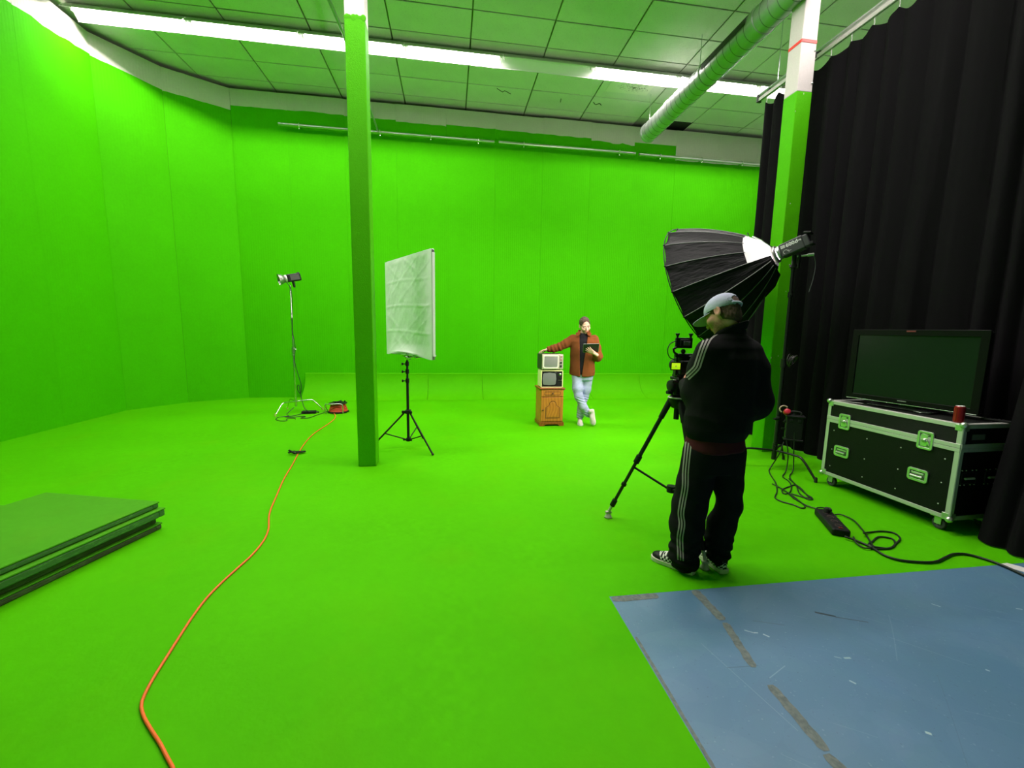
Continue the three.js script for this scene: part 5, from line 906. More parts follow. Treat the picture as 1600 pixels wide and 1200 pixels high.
// three ribbons sewn on cloth: rays from `eye` through points on the plane z = 0
function ribbons(f, eye, path, gap, width, n = 60) {
  const c = new THREE.CatmullRomCurve3(path.map(p => V(p[0], p[1], 0)), false, 'centripetal'), out = [];
  const hit = P => { const d = P.clone().sub(eye).normalize(); let t = eye.distanceTo(P) - 0.5; const q = V(0, 0, 0); for (let i = 0; i < 220; i++) { q.copy(eye).addScaledVector(d, t); const v = f(q.x, q.y, q.z); if (v < 0.0006) break; t += Math.max(v * 0.6, 0.0006); if (t > eye.distanceTo(P) + 0.35) return null; } const e = 0.002; const nn = V(f(q.x + e, q.y, q.z) - f(q.x - e, q.y, q.z), f(q.x, q.y + e, q.z) - f(q.x, q.y - e, q.z), f(q.x, q.y, q.z + e) - f(q.x, q.y, q.z - e)).normalize(); return [q.clone(), nn]; };
  for (const k of [-1, 0, 1]) {
    const pos = [], idx = []; let rows = 0;
    for (let i = 0; i <= n; i++) {
      const P = c.getPoint(i / n), T = c.getTangent(i / n), S = V(-T.y, T.x, 0).normalize(), h = [-1, 1].map(s => hit(P.clone().addScaledVector(S, k * gap + s * width / 2)));
      if (!h[0] || !h[1]) continue;
      for (const [q, nn] of h) { const o = q.clone().addScaledVector(nn, 0.0016); pos.push(o.x, o.y, o.z); } rows++;
    }
    for (let i = 0; i + 1 < rows; i++) { const a = 2 * i; if (Math.hypot(pos[6 * i] - pos[6 * i + 6], pos[6 * i + 1] - pos[6 * i + 7], pos[6 * i + 2] - pos[6 * i + 8]) > 0.12) continue; idx.push(a, a + 1, a + 2, a + 1, a + 3, a + 2); }
    const g = new THREE.BufferGeometry(); g.setAttribute('position', new THREE.Float32BufferAttribute(pos, 3)); g.setIndex(idx); g.computeVertexNormals(); out.push(g);
  }
  return out;
}
const SKIN = new THREE.MeshPhysicalMaterial({ color: 0xffffff, vertexColors: true, roughness: 0.55, specularIntensity: 0.5 });
// ------------------------------------------------------------------ camera operator in black, from behind
{
  const t = thing('person', 'man in a pale blue cap and black striped tracksuit standing behind the tripod', 'person', [1.65, 0, -2.41], -Math.atan2(0.565, 0.825));
  const eye = V(0, EYE, Math.hypot(1.65, 2.41));
  const AX = [0.77, -0.64]; // his right-hand side in local x, z
  const jTab = [[0.895, 0.045, 0, 0.172, 0.128], [0.93, 0.047, 0, 0.192, 0.148], [0.99, 0.052, 0, 0.206, 0.166], [1.15, 0.062, 0, 0.212, 0.165], [1.30, 0.074, 0, 0.208, 0.158], [1.42, 0.082, 0, 0.200, 0.140], [1.49, 0.086, 0, 0.178, 0.116], [1.545, 0.088, 0.0, 0.125, 0.092], [1.585, 0.086, -0.004, 0.086, 0.080], [1.62, 0.084, -0.006, 0.076, 0.074]];
  const jTrunk = trunk(jTab, AX);
  const armR = [[0.19, 1.465, -0.10, 0.082], [0.238, 1.36, -0.10, 0.078], [0.272, 1.17, -0.09, 0.074], [0.262, 1.12, -0.13, 0.075], [0.10, 1.16, -0.36, 0.052]];
  const armL = [[-0.025, 1.465, 0.10, 0.084], [-0.062, 1.36, 0.085, 0.078], [-0.088, 1.22, 0.045, 0.072], [-0.098, 1.19, 0.0, 0.072], [-0.165, 1.215, -0.27, 0.046]];
  const jacket = (x, y, z) => {
    let d = smin(jTrunk(x, y, z), chain(x, y, z, armR), 0.05);
    d = smin(d, chain(x, y, z, armL), 0.045);
    const w = 0.010 * (crease(x, y * 0.8 + x * 0.5, z, 6) - 0.45) + 0.012 * smooth(1.35, 1.05, y) * (1 - Math.abs(noise(x * 5 + y * 6, y * 9, z * 5))) * smooth(0.9, 0.98, y);
    return d - w * smooth(0.90, 0.95, y);
  };
  // body: one continuous figure under the clothes, with head and both hands
  const hm = frame([0.028, 1.700, 0.0], [-0.36, 0.84, -0.40], [-0.82, -0.40, -0.40]); // y = crown, z = face
  const skin = [0.68, 0.315, 0.25], hair = [0.085, 0.036, 0.02];
  const body = (x, y, z) => {
    let d = trunk([[0.80, 0.045, 0, 0.14, 0.10], [0.95, 0.048, 0, 0.14, 0.105], [1.2, 0.065, 0, 0.15, 0.11], [1.42, 0.082, 0, 0.165, 0.105], [1.50, 0.086, 0, 0.13, 0.08], [1.56, 0.085, 0, 0.06, 0.06]], AX)(x, y, z);
    d = smin(d, chain(x, y, z, armR.map(p => [p[0], p[1], p[2], p[3] * 0.6])), 0.04); d = smin(d, chain(x, y, z, armL.map(p => [p[0], p[1], p[2], p[3] * 0.6])), 0.04);
    d = smin(d, chain(x, y, z, [[-0.03, 0.84, 0.05, 0.085], [-0.073, 0.47, 0.04, 0.058], [-0.07, 0.10, 0.065, 0.042]]), 0.04);
    d = smin(d, chain(x, y, z, [[0.12, 0.84, -0.05, 0.085], [0.16, 0.46, -0.08, 0.058], [0.12, 0.10, -0.065, 0.042]]), 0.04);
    return smin(d, cap(x, y, z, [0.086, 1.50, 0], [0.064, 1.685, -0.004], 0.062, 0.060), 0.03);
  };
  const headG = moved(nets(headField, [-0.105, -0.16, -0.13], [0.105, 0.135, 0.135], 0.0042), hm); void headG;
  const headC = colourBy(nets(headField, [-0.105, -0.16, -0.13], [0.105, 0.135, 0.135], 0.0038), headColour(skin, [0.17, 0.075, 0.04], hair));
  const hL = tint(handGeo([0.75, 0.8, 0.85, 0.9], 0.05), skin), hR = tint(handGeo([0.6, 0.65, 0.7, 0.75], 0.08), skin);
  part('body', joinSkin([tint(nets(body, [-0.3, 0.04, -0.46], [0.42, 1.7, 0.24], 0.013), skin), moved(headC, hm), moved(hL, frame([-0.168, 1.217, -0.285], [-0.15, 0.35, -0.93], [0.75, -0.35, -0.1], 1, true)), moved(hR, frame([0.085, 1.165, -0.378], [-0.55, 0.15, -0.82], [-0.1, -0.95, 0], 1))]), SKIN, t, 'skin of head, neck and hands');
  // hair under the cap
  const hairF = (x, y, z) => { const s = smin(ell(x, y, z, [0, 0.030, -0.016], [0.082, 0.090, 0.101]), ell(x, y, z, [0, -0.035, -0.038], [0.066, 0.075, 0.066]), 0.02); const edge = -0.072 + 0.36 * Math.max(0, z + 0.035) - 0.024 * smooth(-0.03, -0.075, z); let d = smax(s, edge - y, 0.012); d = smax(d, z - 0.048 - 0.25 * (y), 0.01); d = smax(d, -ell(Math.abs(x), y, z, [0.083, -0.008, -0.010], [0.014, 0.042, 0.027]), 0.004); return d - 0.0025 * noise(x * 160, y * 60, z * 160); };
  const hairMat = std(linCol(...hair), 0.7, 0, { bumpMap: withRepeat(grain(256, (u, v) => 0.5 + 0.5 * tnoise(u, v * 0.2, 120, 17)), 12, 4), bumpScale: 0.002 });
  part('hair', [moved(nets(hairF, [-0.1, -0.125, -0.135], [0.1, 0.135, 0.1], 0.0045), hm)], hairMat, t);
  // cap
  const cloth = phys(linCol(0.50, 0.51, 0.68), 0.85, 0.3, { bumpMap: withRepeat(weave, 30, 30), bumpScale: 0.0005 });
  const capD = (x, y, z) => ell(x, y, z, [0, 0.034, -0.010], [0.0885, 0.090, 0.110]), capI = (x, y, z) => ell(x, y, z, [0, 0.034, -0.010], [0.0850, 0.0865, 0.1065]);
  const rimY = (x, y, z) => (0.012 + 0.17 * z) - y; // edge falls toward the nape
  const capF = (x, y, z) => { let d = Math.max(capD(x, y, z), -capI(x, y, z)); d = smax(d, rimY(x, y, z), 0.003); d = smax(d, -ell(x, y, z, [0, 0.036, -0.118], [0.046, 0.024, 0.05]), 0.004); return d - 0.0012 * Math.exp(-Math.pow(x / 0.004, 2)); };
  const c = part('cap', [moved(nets(capF, [-0.095, -0.02, -0.125], [0.095, 0.14, 0.105], 0.0030), hm)], cloth, t, 'pale blue cap');
  { // brim: curved stiff sheet with thickness
    const nu = 24, nv = 10, top = [], idx = []; const P = (u, v, dy) => { const a = (u - 0.5) * 2.3, r0 = 0.086, ex = 0.092 * Math.pow(Math.max(Math.cos((u - 0.5) * Math.PI), 0), 0.42) * v, bx = Math.sin(a) * (r0 - 0.006) + Math.sin(a) * ex * 0.25, bz = -0.010 + Math.cos(a) * 0.107 + ex * (0.85 + 0.15 * Math.cos(a)); const by = 0.020 + 0.16 * (Math.cos(a) * 0.107 - 0.01) - 0.16 * bx * bx / 0.09 - 0.10 * ex; return [bx, by + dy, bz]; };
    for (const s of [0, 1]) for (let i = 0; i <= nu; i++) for (let j = 0; j <= nv; j++) top.push(...P(i / nu, j / nv, s ? -0.0035 : 0));
    const K1 = (nu + 1) * (nv + 1), I = (i, j, s) => s * K1 + i * (nv + 1) + j;
    for (let i = 0; i < nu; i++) for (let j = 0; j < nv; j++) { idx.push(I(i, j, 0), I(i, j + 1, 0), I(i + 1, j, 0), I(i, j + 1, 0), I(i + 1, j + 1, 0), I(i + 1, j, 0)); idx.push(I(i, j, 1), I(i + 1, j, 1), I(i, j + 1, 1), I(i, j + 1, 1), I(i + 1, j, 1), I(i + 1, j + 1, 1)); }
    for (let i = 0; i < nu; i++) idx.push(I(i, nv, 0), I(i, nv, 1), I(i + 1, nv, 0), I(i + 1, nv, 0), I(i, nv, 1), I(i + 1, nv, 1));
    for (const i of [0, nu]) for (let j = 0; j < nv; j++) idx.push(I(i, j, 0), I(i, j, 1), I(i, j + 1, 0), I(i, j + 1, 0), I(i, j, 1), I(i, j + 1, 1));
    const g = new THREE.BufferGeometry(); g.setAttribute('position', new THREE.Float32BufferAttribute(top, 3)); g.setIndex(idx); g.computeVertexNormals();
    part('brim', [moved(g, hm)], phys(linCol(0.43, 0.45, 0.58), 0.85, 0.3, { side: THREE.DoubleSide }), c);
  }
  part('button', [moved(sphere(0.007, 0, 0.124, -0.010, 10, 8), hm)], cloth, c);
  part('strap', [moved(tube([[-0.046, 0.024, -0.101], [-0.02, 0.021, -0.118], [0.02, 0.021, -0.118], [0.046, 0.024, -0.101]], 0.006, 24, 8).scale(1, 1.3, 1).translate(0, -0.020, 0), hm)], cloth, c);
  // jacket
  const jm = part('jacket', [nets(jacket, [-0.32, 0.86, -0.46], [0.42, 1.68, 0.26], 0.0085)], M.blackCloth, t, 'black zip jacket with three grey stripes on the sleeve');
  const grey = std(linCol(0.28, 0.25, 0.25), 0.75);
  for (const g of ribbons(jacket, eye, [[0.045, 1.615], [0.0, 1.59], [-0.036, 1.555], [-0.061, 1.494], [-0.084, 1.399], [-0.094, 1.361], [-0.120, 1.325], [-0.150, 1.290]], 0.0170, 0.0100, 110)) part('stripe', [g], grey, jm);
  // standing collar, folded over
  const collar = (x, y, z) => { const cx = 0.084, cz = -0.004, yy = y - 1.597 - 0.45 * (x - cx) - 0.1 * z, dx = x - cx, dz = z - cz, r = dx * AX[0] + dz * AX[1], f = -dx * AX[1] + dz * AX[0]; const d = (Math.hypot(r / 0.088, f / 0.084) - 1) * 0.085 + 0.25 * Math.max(0, 0.01 - yy); return smax(Math.abs(d) - 0.008, Math.abs(yy) - 0.026, 0.008); };
  part('collar', [nets(collar, [-0.06, 1.5, -0.14], [0.23, 1.70, 0.14], 0.006)], M.blackCloth, jm);
  part('hem', [nets((x, y, z) => { const d = trunk([[0.86, 0.044, 0, 0.174, 0.131], [0.93, 0.045, 0, 0.180, 0.137]], AX)(x, y, z); return d - 0.0022 * Math.sin(Math.atan2(z, x - 0.045) * 90); }, [-0.2, 0.84, -0.24], [0.28, 0.95, 0.24], 0.0085)].map(g => g.translate(0, 0.035, 0)), M.blackCloth, jm);
  // maroon shirt tail
  part('shirt', [nets((x, y, z) => trunk([[0.838, 0.044, 0, 0.198, 0.155], [0.95, 0.045, 0, 0.182, 0.14]], AX)(x, y + 0.10 * (x - 0.04) * 0 + 0.012 * noise(x * 14, 0, z * 14), z) - 0.003 * noise(x * 20, y * 8, z * 20), [-0.2, 0.80, -0.24], [0.28, 0.97, 0.24], 0.0085)], phys(linCol(0.075, 0.012, 0.02), 0.85, 0.25), t, 'dark red shirt tail');
  // trousers
  const legL = [[-0.028, 0.82, 0.05, 0.112], [-0.055, 0.60, 0.045, 0.103], [-0.074, 0.45, 0.04, 0.103], [-0.082, 0.31, 0.045, 0.104], [-0.080, 0.19, 0.052, 0.086], [-0.088, 0.12, 0.058, 0.088], [-0.078, 0.045, 0.06, 0.084]];
  const legR = [[0.128, 0.82, -0.05, 0.106], [0.142, 0.60, -0.068, 0.088], [0.165, 0.45, -0.08, 0.072], [0.128, 0.31, -0.085, 0.084], [0.117, 0.20, -0.08, 0.080], [0.122, 0.10, -0.072, 0.072]];
  const pel = trunk([[0.70, 0.046, 0, 0.165, 0.12], [0.80, 0.046, 0, 0.176, 0.132], [0.90, 0.045, 0, 0.170, 0.128]], AX);
  const pants = (x, y, z) => {
    let d = smin(pel(x, y, z), chain(x, y, z, legL), 0.035); const r = chain(x, y, z, legR); d = smin(d, r, 0.035);
    d += -0.010 * (crease(x * 0.9, y * 0.55, z * 0.9, 8) - 0.45) - 0.007 * smooth(0.32, 0.08, y) * Math.sin(y * 95 + 5 * noise(x * 12, y * 6, z * 12));
    return smax(d, 0.018 - y, 0.01);
  };
  const pm = part('trousers', [nets(pants, [-0.24, 0.0, -0.22], [0.28, 0.93, 0.22], 0.0085)], M.blackCloth, t, 'wide black trousers with three grey stripes down the side');
  for (const g of ribbons(pants, eye, [[-0.108, 0.880], [-0.112, 0.76], [-0.114, 0.66], [-0.110, 0.551], [-0.119, 0.446], [-0.124, 0.363], [-0.113, 0.292], [-0.119, 0.189], [-0.112, 0.11], [-0.105, 0.03]], 0.0165, 0.0088, 160)) part('stripe', [g], grey, pm);
  // checked canvas shoes
  const check = std(0xffffff, 0.7, 0, { map: canvasTex(128, 128, (cc, w, h) => { cc.fillStyle = '#d8d6d0'; cc.fillRect(0, 0, w, h); cc.fillStyle = '#101012'; for (let i = 0; i < 8; i++) for (let j = 0; j < 8; j++) if ((i + j) % 2) cc.fillRect(i * 16, j * 16, 16, 16); }) });
  const mats = { upper: check, sole: std(linCol(0.62, 0.58, 0.48), 0.6), lace: std(linCol(0.7, 0.7, 0.68), 0.7), toe: M.black };
  shoe(t, frame([-0.018, 0.0, 0.085], [0, 1, 0], [-0.95, 0, -0.30]), mats); shoe(t, frame([0.165, 0.0, -0.015], [0, 1, 0], [-0.62, 0, -0.78]), mats);
}
// ------------------------------------------------------------------ man in the brown jacket beside the televisions
{
  const t = thing('person', 'man in a brown jacket and light jeans with crossed legs, leaning on the old televisions', 'person', [2.22, 0, -6.74], -Math.atan2(0.32, 0.947));
  const AX = [0.985, 0.17], skin = [0.66, 0.40, 0.31], hair = [0.065, 0.034, 0.022];
  const armR = [[-0.185, 1.445, -0.02, 0.076], [-0.30, 1.365, -0.01, 0.070], [-0.40, 1.31, 0.0, 0.064], [-0.50, 1.28, 0.012, 0.060], [-0.585, 1.264, 0.02, 0.048]];
  const armL = [[0.165, 1.445, -0.03, 0.076], [0.215, 1.30, -0.01, 0.071], [0.245, 1.17, 0.02, 0.068], [0.235, 1.15, 0.07, 0.066], [0.19, 1.21, 0.235, 0.046]];
  const tab = k => [[0.82, -0.012, 0, 0.195 + k, 0.128 + k], [0.90, -0.012, 0, 0.198 + k, 0.130 + k], [1.05, -0.015, 0, 0.190 + k, 0.128 + k], [1.25, -0.018, 0, 0.192 + k, 0.128 + k], [1.40, -0.020, -0.005, 0.190 + k, 0.115 + k], [1.475, -0.018, -0.01, 0.158 + k, 0.092 + k], [1.53, -0.014, -0.012, 0.098 + k, 0.078 + k], [1.565, -0.010, -0.012, 0.072 + k, 0.07 + k]];
  const outer = trunk(tab(0.016), AX), inner = trunk(tab(-0.004), AX);
  const opening = (x, y, z) => { const c = mix(-0.026, -0.010, smooth(0.85, 1.5, y)), w = mix(0.010, 0.072, Math.pow(clamp((y - 0.82) / 0.72), 0.9)); return Math.max(Math.abs(x - c) - w, 0.02 - z); };
  const jacket = (x, y, z) => {
    let d = smin(outer(x, y, z), chain(x, y, z, armR), 0.04); d = smin(d, chain(x, y, z, armL), 0.035);
    d -= 0.009 * (crease(x, y, z, 9) - 0.45) + 0.004 * smooth(0.22, 0.4, Math.abs(x)) * Math.sin(x * 95 + y * 40);
    d = smax(d, 0.835 - 0.012 * Math.cos(x * 12) - y, 0.008);
    return smax(d, -opening(x, y, z), 0.006);
  };
  const tee = (x, y, z) => { const d = inner(x, y, z) - 0.003 * (crease(x, y, z, 8) - 0.4); return smax(d, Math.max(0.86 - y, y - 1.555 - 0.3 * (z - 0.02) * -1), 0.006); };
  const cord = grain(256, (u, v) => 0.5 + 0.5 * Math.sin(u * 6.2832 * 32) * (0.8 + 0.2 * tnoise(u, v, 64, 3)));
  const brown = phys(linCol(0.205, 0.062, 0.018), 0.85, 0.25, { bumpMap: withRepeat(cord, 5, 5), bumpScale: 0.003 });
  const hm = frame([0.004, 1.672, 0.028], [-0.05, 0.93, 0.36], [0.34, -0.42, 0.86], 1.06);
  const legB = [[0.088, 0.88, -0.02, 0.096], [0.062, 0.60, -0.03, 0.082], [0.040, 0.47, -0.04, 0.070], [0.0, 0.28, -0.045, 0.064], [-0.018, 0.10, -0.045, 0.058]];
  const legF = [[-0.085, 0.88, 0.01, 0.096], [-0.075, 0.62, 0.06, 0.084], [-0.052, 0.49, 0.085, 0.070], [0.03, 0.31, 0.08, 0.066], [0.118, 0.19, 0.055, 0.060]];
  const body = (x, y, z) => {
    let d = trunk(tab(-0.03), AX)(x, y, z); for (const a of [armR, armL]) d = smin(d, chain(x, y, z, a.map(p => [p[0], p[1], p[2], p[3] * 0.62])), 0.03);
    d = smin(d, chain(x, y, z, legB.map(p => [p[0], p[1], p[2], p[3] * 0.7])), 0.03); d = smin(d, chain(x, y, z, legF.map(p => [p[0], p[1], p[2], p[3] * 0.7])), 0.03);
    return smin(d, cap(x, y, z, [-0.008, 1.50, -0.012], [0.0, 1.60, 0.0], 0.058, 0.056), 0.03);
  };
  const headC = colourBy(nets(headField, [-0.105, -0.16, -0.13], [0.105, 0.135, 0.135], 0.0042), headColour(skin, [0.30, 0.19, 0.14], [0.09, 0.055, 0.035]));
  const hR = tint(handGeo([0.5, 0.45, 0.5, 0.55], 0.16), skin), hL = tint(handGeo([0.22, 0.2, 0.22, 0.25], 0.26), skin);
  part('body', joinSkin([tint(nets(body, [-0.72, 0.04, -0.18], [0.36, 1.66, 0.3], 0.013), skin), moved(headC, hm),
    moved(hR, frame([-0.600, 1.260, 0.025], [-0.95, -0.18, 0.16], [0.05, -1, 0.15], 1.02, true)),
    moved(hL, frame([0.178, 1.228, 0.272], [-0.82, 0.50, 0.26], [-0.1, 0.6, -0.8], 1.02, false))]), SKIN, t, 'skin of head, neck and hands');
  const hairF = (x, y, z) => { const s = ell(x, y, z, [0, 0.042, -0.014], [0.083, 0.096, 0.102]); let d = smax(s, -0.045 + 0.55 * Math.max(0, z + 0.045) - y, 0.012); d = smax(d, z - 0.062 - 0.12 * (y - 0.07), 0.012); d = smax(d, 0.052 * smooth(0.02, 0.06, z) - 0.01 - y + 0.0, 0.01); d = smax(d, -ell(Math.abs(x), y, z, [0.084, -0.008, -0.010], [0.014, 0.040, 0.025]), 0.004); return d - 0.004 * noise(x * 70, y * 30, z * 70) - 0.002 * noise(x * 170, y * 80, z * 170); };
  part('hair', [moved(nets(hairF, [-0.1, -0.1, -0.135], [0.1, 0.155, 0.1], 0.0048), hm)], std(linCol(...hair), 0.65), t);
  part('t_shirt', [nets(tee, [-0.23, 0.84, -0.15], [0.21, 1.60, 0.16], 0.0085)], phys(linCol(0.012, 0.012, 0.016), 0.85, 0.3), t, 'black shirt');
  const jm = part('jacket', [nets(jacket, [-0.73, 0.80, -0.2], [0.36, 1.60, 0.3], 0.0085)], brown, t, 'brown ribbed open jacket');
  // collar leaves, placket seams, chest pocket flap
  const leaf = (s) => { const P = [[0, 0], [0.075, -0.018], [0.062, -0.085], [0.01, -0.060]].map(q => [q[0] * s, q[1]]); return extrude(poly(s < 0 ? P.reverse() : P), 0.006, 0.003); };
  part('collar', [place(leaf(1), 0.045, 1.575, 0.068, -0.55, 0.35, -0.25), place(leaf(-1), -0.065, 1.575, 0.068, -0.55, -0.35, 0.25), tube([[0.075, 1.56, 0.05], [0.085, 1.585, -0.02], [0.0, 1.60, -0.088], [-0.095, 1.585, -0.02], [-0.088, 1.56, 0.05]], 0.013, 40, 8)].map(plain), phys(linCol(0.16, 0.046, 0.013), 0.85, 0.25, { side: THREE.DoubleSide }), jm);
  part('pocket_flap', [box(0.105, 0.045, 0.008, 0.125, 1.345, 0.118, 0.004, -0.1, 0.42), box(0.11, 0.006, 0.006, 0.128, 1.37, 0.116, 0.002, -0.1, 0.42)], brown, jm);
  part('cuff', [rod([-0.56, 1.269, 0.018], [-0.60, 1.261, 0.022], 0.046, 0.044, 20), rod([0.20, 1.195, 0.19], [0.187, 1.216, 0.25], 0.044, 0.042, 20)], brown, jm);
  const denim = (() => { const tx = grain(512, (u, v) => { const k = clamp(0.5 + 0.5 * tfbm(u, v, 6, 87, 5) + 0.16 * tnoise(u, v, 200, 5)); return [mix(0.50, 0.78, k), mix(0.55, 0.80, k), mix(0.70, 0.95, k)]; }, true); return phys(0xffffff, 0.85, 0.3, { map: withRepeat(tx, 1.5, 1.5) }); })();
  const pel = trunk([[0.76, -0.005, 0, 0.172, 0.105], [0.90, -0.008, 0, 0.176, 0.115], [0.98, -0.010, 0, 0.168, 0.11]], AX);
  const jeans = (x, y, z) => { const f = chain(x, y, z, legF), b = chain(x, y, z, legB); let d = smin(smin(pel(x, y, z), f, 0.03), b, 0.02); const knee = Math.exp(-Math.pow((y - 0.43) / 0.05, 2)), hem = smooth(0.30, 0.14, y); return smax(d - 0.008 * (crease(x, y * 1.2, z, 11) - 0.45) - 0.005 * (knee + hem) * Math.sin(y * 150 + x * 50), 0.085 - y, 0.01); };
  const jn = part('jeans', [nets(jeans, [-0.2, 0.06, -0.14], [0.21, 1.0, 0.18], 0.0075)], denim, t, 'light blue jeans');
  part('belt', [nets((x, y, z) => trunk([[0.955, -0.010, 0, 0.172, 0.114], [0.99, -0.010, 0, 0.172, 0.114]], AX)(x, y, z), [-0.2, 0.93, -0.14], [0.2, 1.01, 0.14], 0.0085)], M.black, jn);
  const mats = { upper: std(linCol(0.66, 0.62, 0.60), 0.6, 0, { map: grain(128, (u, v) => { const k = 0.86 + 0.12 * tfbm(u, v, 6, 3, 3); return [k, k * 0.98, k * 0.97]; }) }), sole: std(linCol(0.74, 0.72, 0.69), 0.6), lace: std(linCol(0.45, 0.36, 0.37), 0.7) };
  shoe(t, frame([-0.02, 0, -0.095], [0, 1, 0], [0.06, 0, 1], 0.98), mats);
  shoe(t, frame([0.185, 0.262, 0.035], [-0.42, 0.30, 0.86], [0.12, -0.93, 0.36], 0.95), mats);
  // tablet in the left hand, its dark back to the camera
  const tb = thing('tablet', 'dark tablet computer held in the left hand of the man in the brown jacket', 'tablet', [0, 0, 0]);
  t.updateMatrixWorld(true);
  const tm = frame([0.118, 1.312, 0.292], [0.02, 0.80, 0.60], [0.10, -0.60, 0.80]).premultiply(t.matrixWorld); tm.decompose(tb.position, tb.quaternion, tb.scale);
  part('shell', [box(0.245, 0.172, 0.009, 0, 0, 0, 0.004)], std(linCol(0.02, 0.021, 0.024), 0.45, 0.4), tb);
  part('rim', [extrude(frameShape(0.249, 0.176, 0.012, 0.003), 0.005).translate(0, 0, -0.0035)], std(linCol(0.4, 0.4, 0.4), 0.35, 0.6), tb);
  part('screen', [plainBox(0.225, 0.152, 0.001, 0, 0, -0.0052)], M.blackGloss, tb);
  part('lens', [place(lathe([[0.0, 0.002], [0.007, 0.002], [0.008, 0]], 16), -0.1, 0.065, 0.0045, Math.PI / 2)], M.blackGloss, tb);
}
// ------------------------------------------------------------------ tripod with video camera
{
  const X = 1.72, Z = -2.915, t = thing('tripod', 'black video tripod with three spread legs in front of the man in the cap', 'tripod', [X, 0, Z]);
  const feet = [[1.335 - X, -3.215 - Z], [1.70 - X, -2.40 - Z], [2.17 - X, -3.13 - Z]], apex = 1.06, spread = 0.42;
  for (const [fx, fz] of feet) {
    const L = Math.hypot(fx, fz), dx = fx / L, dz = fz / L, a = V(dx * 0.05, apex, dz * 0.05), b = V(fx, 0.05, fz), at = k => a.clone().lerp(b, k);
    const l = part('leg', [rod(at(0.0), at(0.52), 0.0165, 0.0165), rod(at(0.5), at(0.9), 0.0135)], M.blackMetal, t);
    part('clamp', [rod(at(0.47), at(0.53), 0.024), rod(at(0.5), at(0.5).add(V(-dz * 0.05, 0.012, dx * 0.05)), 0.009)], M.black, l); part('clamp', rod(at(0.88), at(0.935), 0.022), M.black, l); part('clamp', rod(at(0.72), at(0.74), 0.021), M.black, l);
    part('leg_top', [rod(at(-0.01), at(0.14), 0.024, 0.021)], M.black, l);
    part('foot', [rod(at(0.93), at(1.0), 0.012), place(lathe([[0, 0.05], [0.014, 0.045], [0.03, 0.012], [0.034, 0], [0, 0]], 20), fx, 0.0, fz), box(0.05, 0.02, 0.03, fx, 0.05, fz, 0.006)], std(linCol(0.5, 0.47, 0.42), 0.45, 0.3), l);
    part('spreader_arm', [rod([dx * 0.03, spread - 0.06, dz * 0.03], at(0.57), 0.009)], M.black, t);
  }
  part('spreader_hub', [rod([0, spread - 0.085, 0], [0, spread - 0.035, 0], 0.034)], M.black, t);
  part('bowl', [place(lathe([[0, -0.06], [0.04, -0.05], [0.062, 0], [0.068, 0.03], [0.05, 0.045], [0, 0.045]], 32), 0, apex, 0), rod([0, apex - 0.14, 0], [0, apex - 0.05, 0], 0.02)], M.black, t);
  part('bowl_ring', [place(new THREE.TorusGeometry(0.066, 0.006, 8, 36), 0, apex + 0.03, 0, Math.PI / 2)], M.alu, t);
  part('fluid_head', [box(0.10, 0.10, 0.10, 0, apex + 0.095, 0, 0.02), place(lathe([[0, -0.075], [0.04, -0.075], [0.046, -0.06], [0.046, 0.06], [0.04, 0.075], [0, 0.075]], 28), 0, apex + 0.12, 0, 0, 0, Math.PI / 2), box(0.075, 0.022, 0.13, 0, apex + 0.175, 0, 0.006)], M.black, t);
  part('knob', [rod([-0.06, apex + 0.07, 0.02], [-0.105, apex + 0.075, 0.03], 0.014), rod([-0.04, apex + 0.15, 0.05], [-0.09, apex + 0.16, 0.06], 0.012), rod([0.0, apex + 0.06, 0.05], [0.0, apex + 0.06, 0.09], 0.012)], M.black, t);
  part('level', [rod([-0.055, apex + 0.165, 0.035], [-0.055, apex + 0.172, 0.035], 0.012)], std(linCol(0.6, 0.6, 0.55), 0.3), t);
  part('pan_handle', [rod([0.03, apex + 0.12, 0.03], [0.05, apex + 0.06, 0.30], 0.009), rod([0.046, apex + 0.072, 0.24], [0.054, apex + 0.048, 0.36], 0.015)], M.black, t);
  // video camera: lens toward the man by the televisions
  const turn = Math.atan2(-(2.2 - X), -(-6.7 - Z)); // local -z to the subject
  const c = thing('video_camera', 'black video camera with bright flip-out screen and small top monitor on the tripod', 'camera', [X, apex + 0.187, Z], 0);
  c.rotation.y = -Math.atan2(2.2 - X, 6.7 + Z); void turn;
  part('body', [box(0.12, 0.11, 0.12, 0.035, 0.075, 0.02, 0.014), box(0.10, 0.05, 0.10, 0.035, 0.14, 0.0, 0.012), box(0.04, 0.1, 0.055, 0.11, 0.07, 0.0, 0.014), rod([0.045, 0.08, 0.08], [0.045, 0.08, 0.11], 0.02)], M.black, c);
  part('lens', [place(lathe([[0, 0], [0.036, 0], [0.04, 0.03], [0.038, 0.09], [0.046, 0.11], [0.046, 0.15], [0.04, 0.15], [0.036, 0.12], [0, 0.115]], 32), 0.035, 0.08, -0.03, -Math.PI / 2)], M.black, c);
  part('base_plate', [box(0.10, 0.018, 0.12, 0.02, 0.009, 0, 0.004), rod([-0.02, 0.01, 0.06], [-0.06, 0.012, 0.09], 0.009)], M.blackMetal, c);
  // flip-out screen, seen from behind the camera, glowing
  const f = part('flip_screen', [box(0.078, 0.062, 0.009, -0.062, 0.088, 0.075, 0.004)], M.black, c, 'flip-out screen showing a bright green picture');
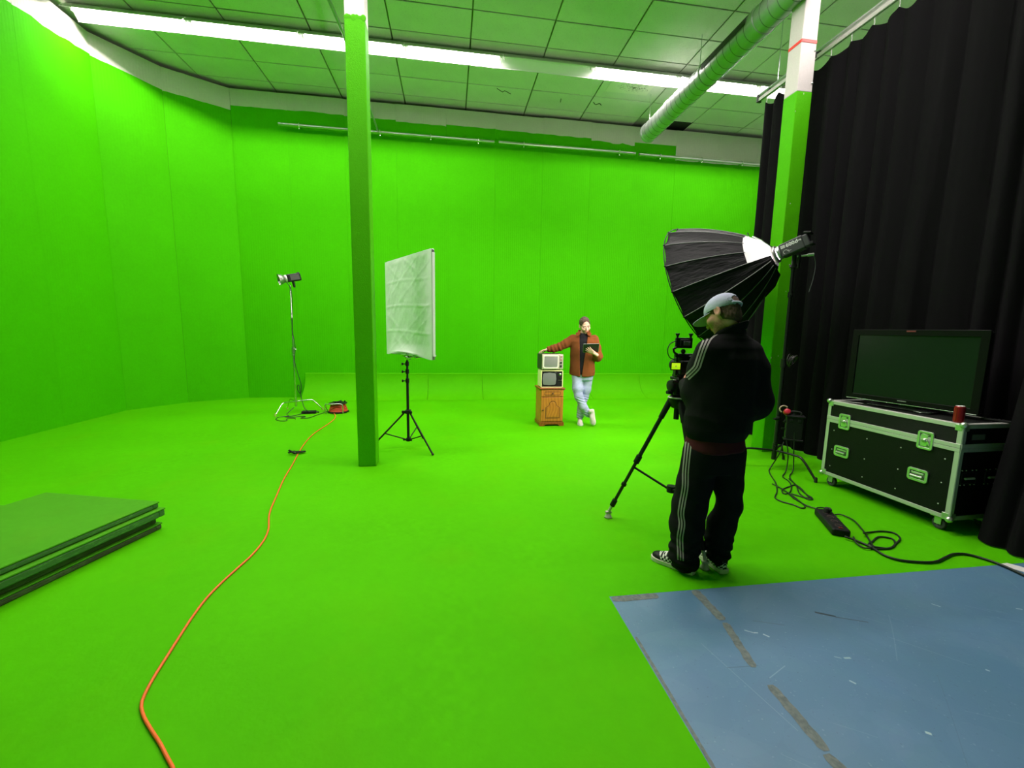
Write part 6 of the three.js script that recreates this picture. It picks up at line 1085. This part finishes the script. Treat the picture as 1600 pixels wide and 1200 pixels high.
  part('display', [plainBox(0.064, 0.046, 0.001, -0.062, 0.088, 0.0802)], std(linCol(0.0, 0.0, 0.0), 0.4, 0, { emissive: 0xffffff, emissiveIntensity: 0.9, emissiveMap: canvasTex(128, 96, (cc, w, h) => { cc.fillStyle = '#b4e21c'; cc.fillRect(0, 0, w, h); cc.fillStyle = '#9fd80e'; cc.fillRect(0, h * 0.6, w, h * 0.4); cc.fillStyle = '#6e4a22'; cc.fillRect(w * 0.44, h * 0.42, 7, 20); cc.fillRect(w * 0.52, h * 0.38, 6, 14); cc.fillStyle = '#5d7fa8'; cc.fillRect(w * 0.52, h * 0.52, 6, 12); }) }), f);
  { const L = new THREE.RectAreaLight(0xb4e21c, 0.6, 0.06, 0.044); L.position.set(-0.062, 0.088, 0.083); L.rotation.y = Math.PI; c.add(L); }
  part('screen_hinge', [box(0.02, 0.05, 0.014, -0.024, 0.088, 0.068, 0.004)], M.black, c);
  part('cage', [box(0.012, 0.16, 0.05, -0.034, 0.095, 0.0, 0.004), box(0.15, 0.012, 0.05, 0.04, 0.172, 0.0, 0.004), box(0.10, 0.028, 0.03, -0.01, 0.165, 0.04, 0.008)], M.blackMetal, c);
  part('arm', [rod([0.01, 0.175, 0.02], [0.01, 0.212, 0.02], 0.012), sphere(0.018, 0.01, 0.195, 0.02), tube([[-0.035, 0.17, 0.04], [-0.07, 0.19, 0.05], [-0.075, 0.215, 0.05], [-0.06, 0.222, 0.05]], 0.008, 24)], M.blackMetal, c);
  const m = part('monitor', [box(0.125, 0.078, 0.026, 0.01, 0.258, 0.02, 0.006), box(0.07, 0.05, 0.022, 0.01, 0.258, 0.04, 0.005)], M.black, c, 'small monitor on top with mounted battery');
  part('battery_plate', [box(0.05, 0.03, 0.004, 0.02, 0.256, 0.053, 0.002), box(0.012, 0.018, 0.004, 0.035, 0.258, 0.056, 0.001)], std(linCol(0.12, 0.12, 0.13), 0.4), m);
  for (const x of [-0.04, 0.06]) part('antenna_knob', [rod([x, 0.297, 0.02], [x, 0.31, 0.02], 0.008), place(lathe([[0.007, 0], [0.016, 0.018], [0.016, 0.024], [0, 0.024]], 16), x, 0.306, 0.02)], M.black, m);
  part('cable', [tube([[-0.05, 0.275, 0.03], [-0.10, 0.25, 0.04], [-0.12, 0.20, 0.05], [-0.10, 0.15, 0.05], [-0.06, 0.135, 0.04], [-0.03, 0.13, 0.03]], 0.0035, 40)], M.rubber, c);
}
renderer.render(scene, camera);
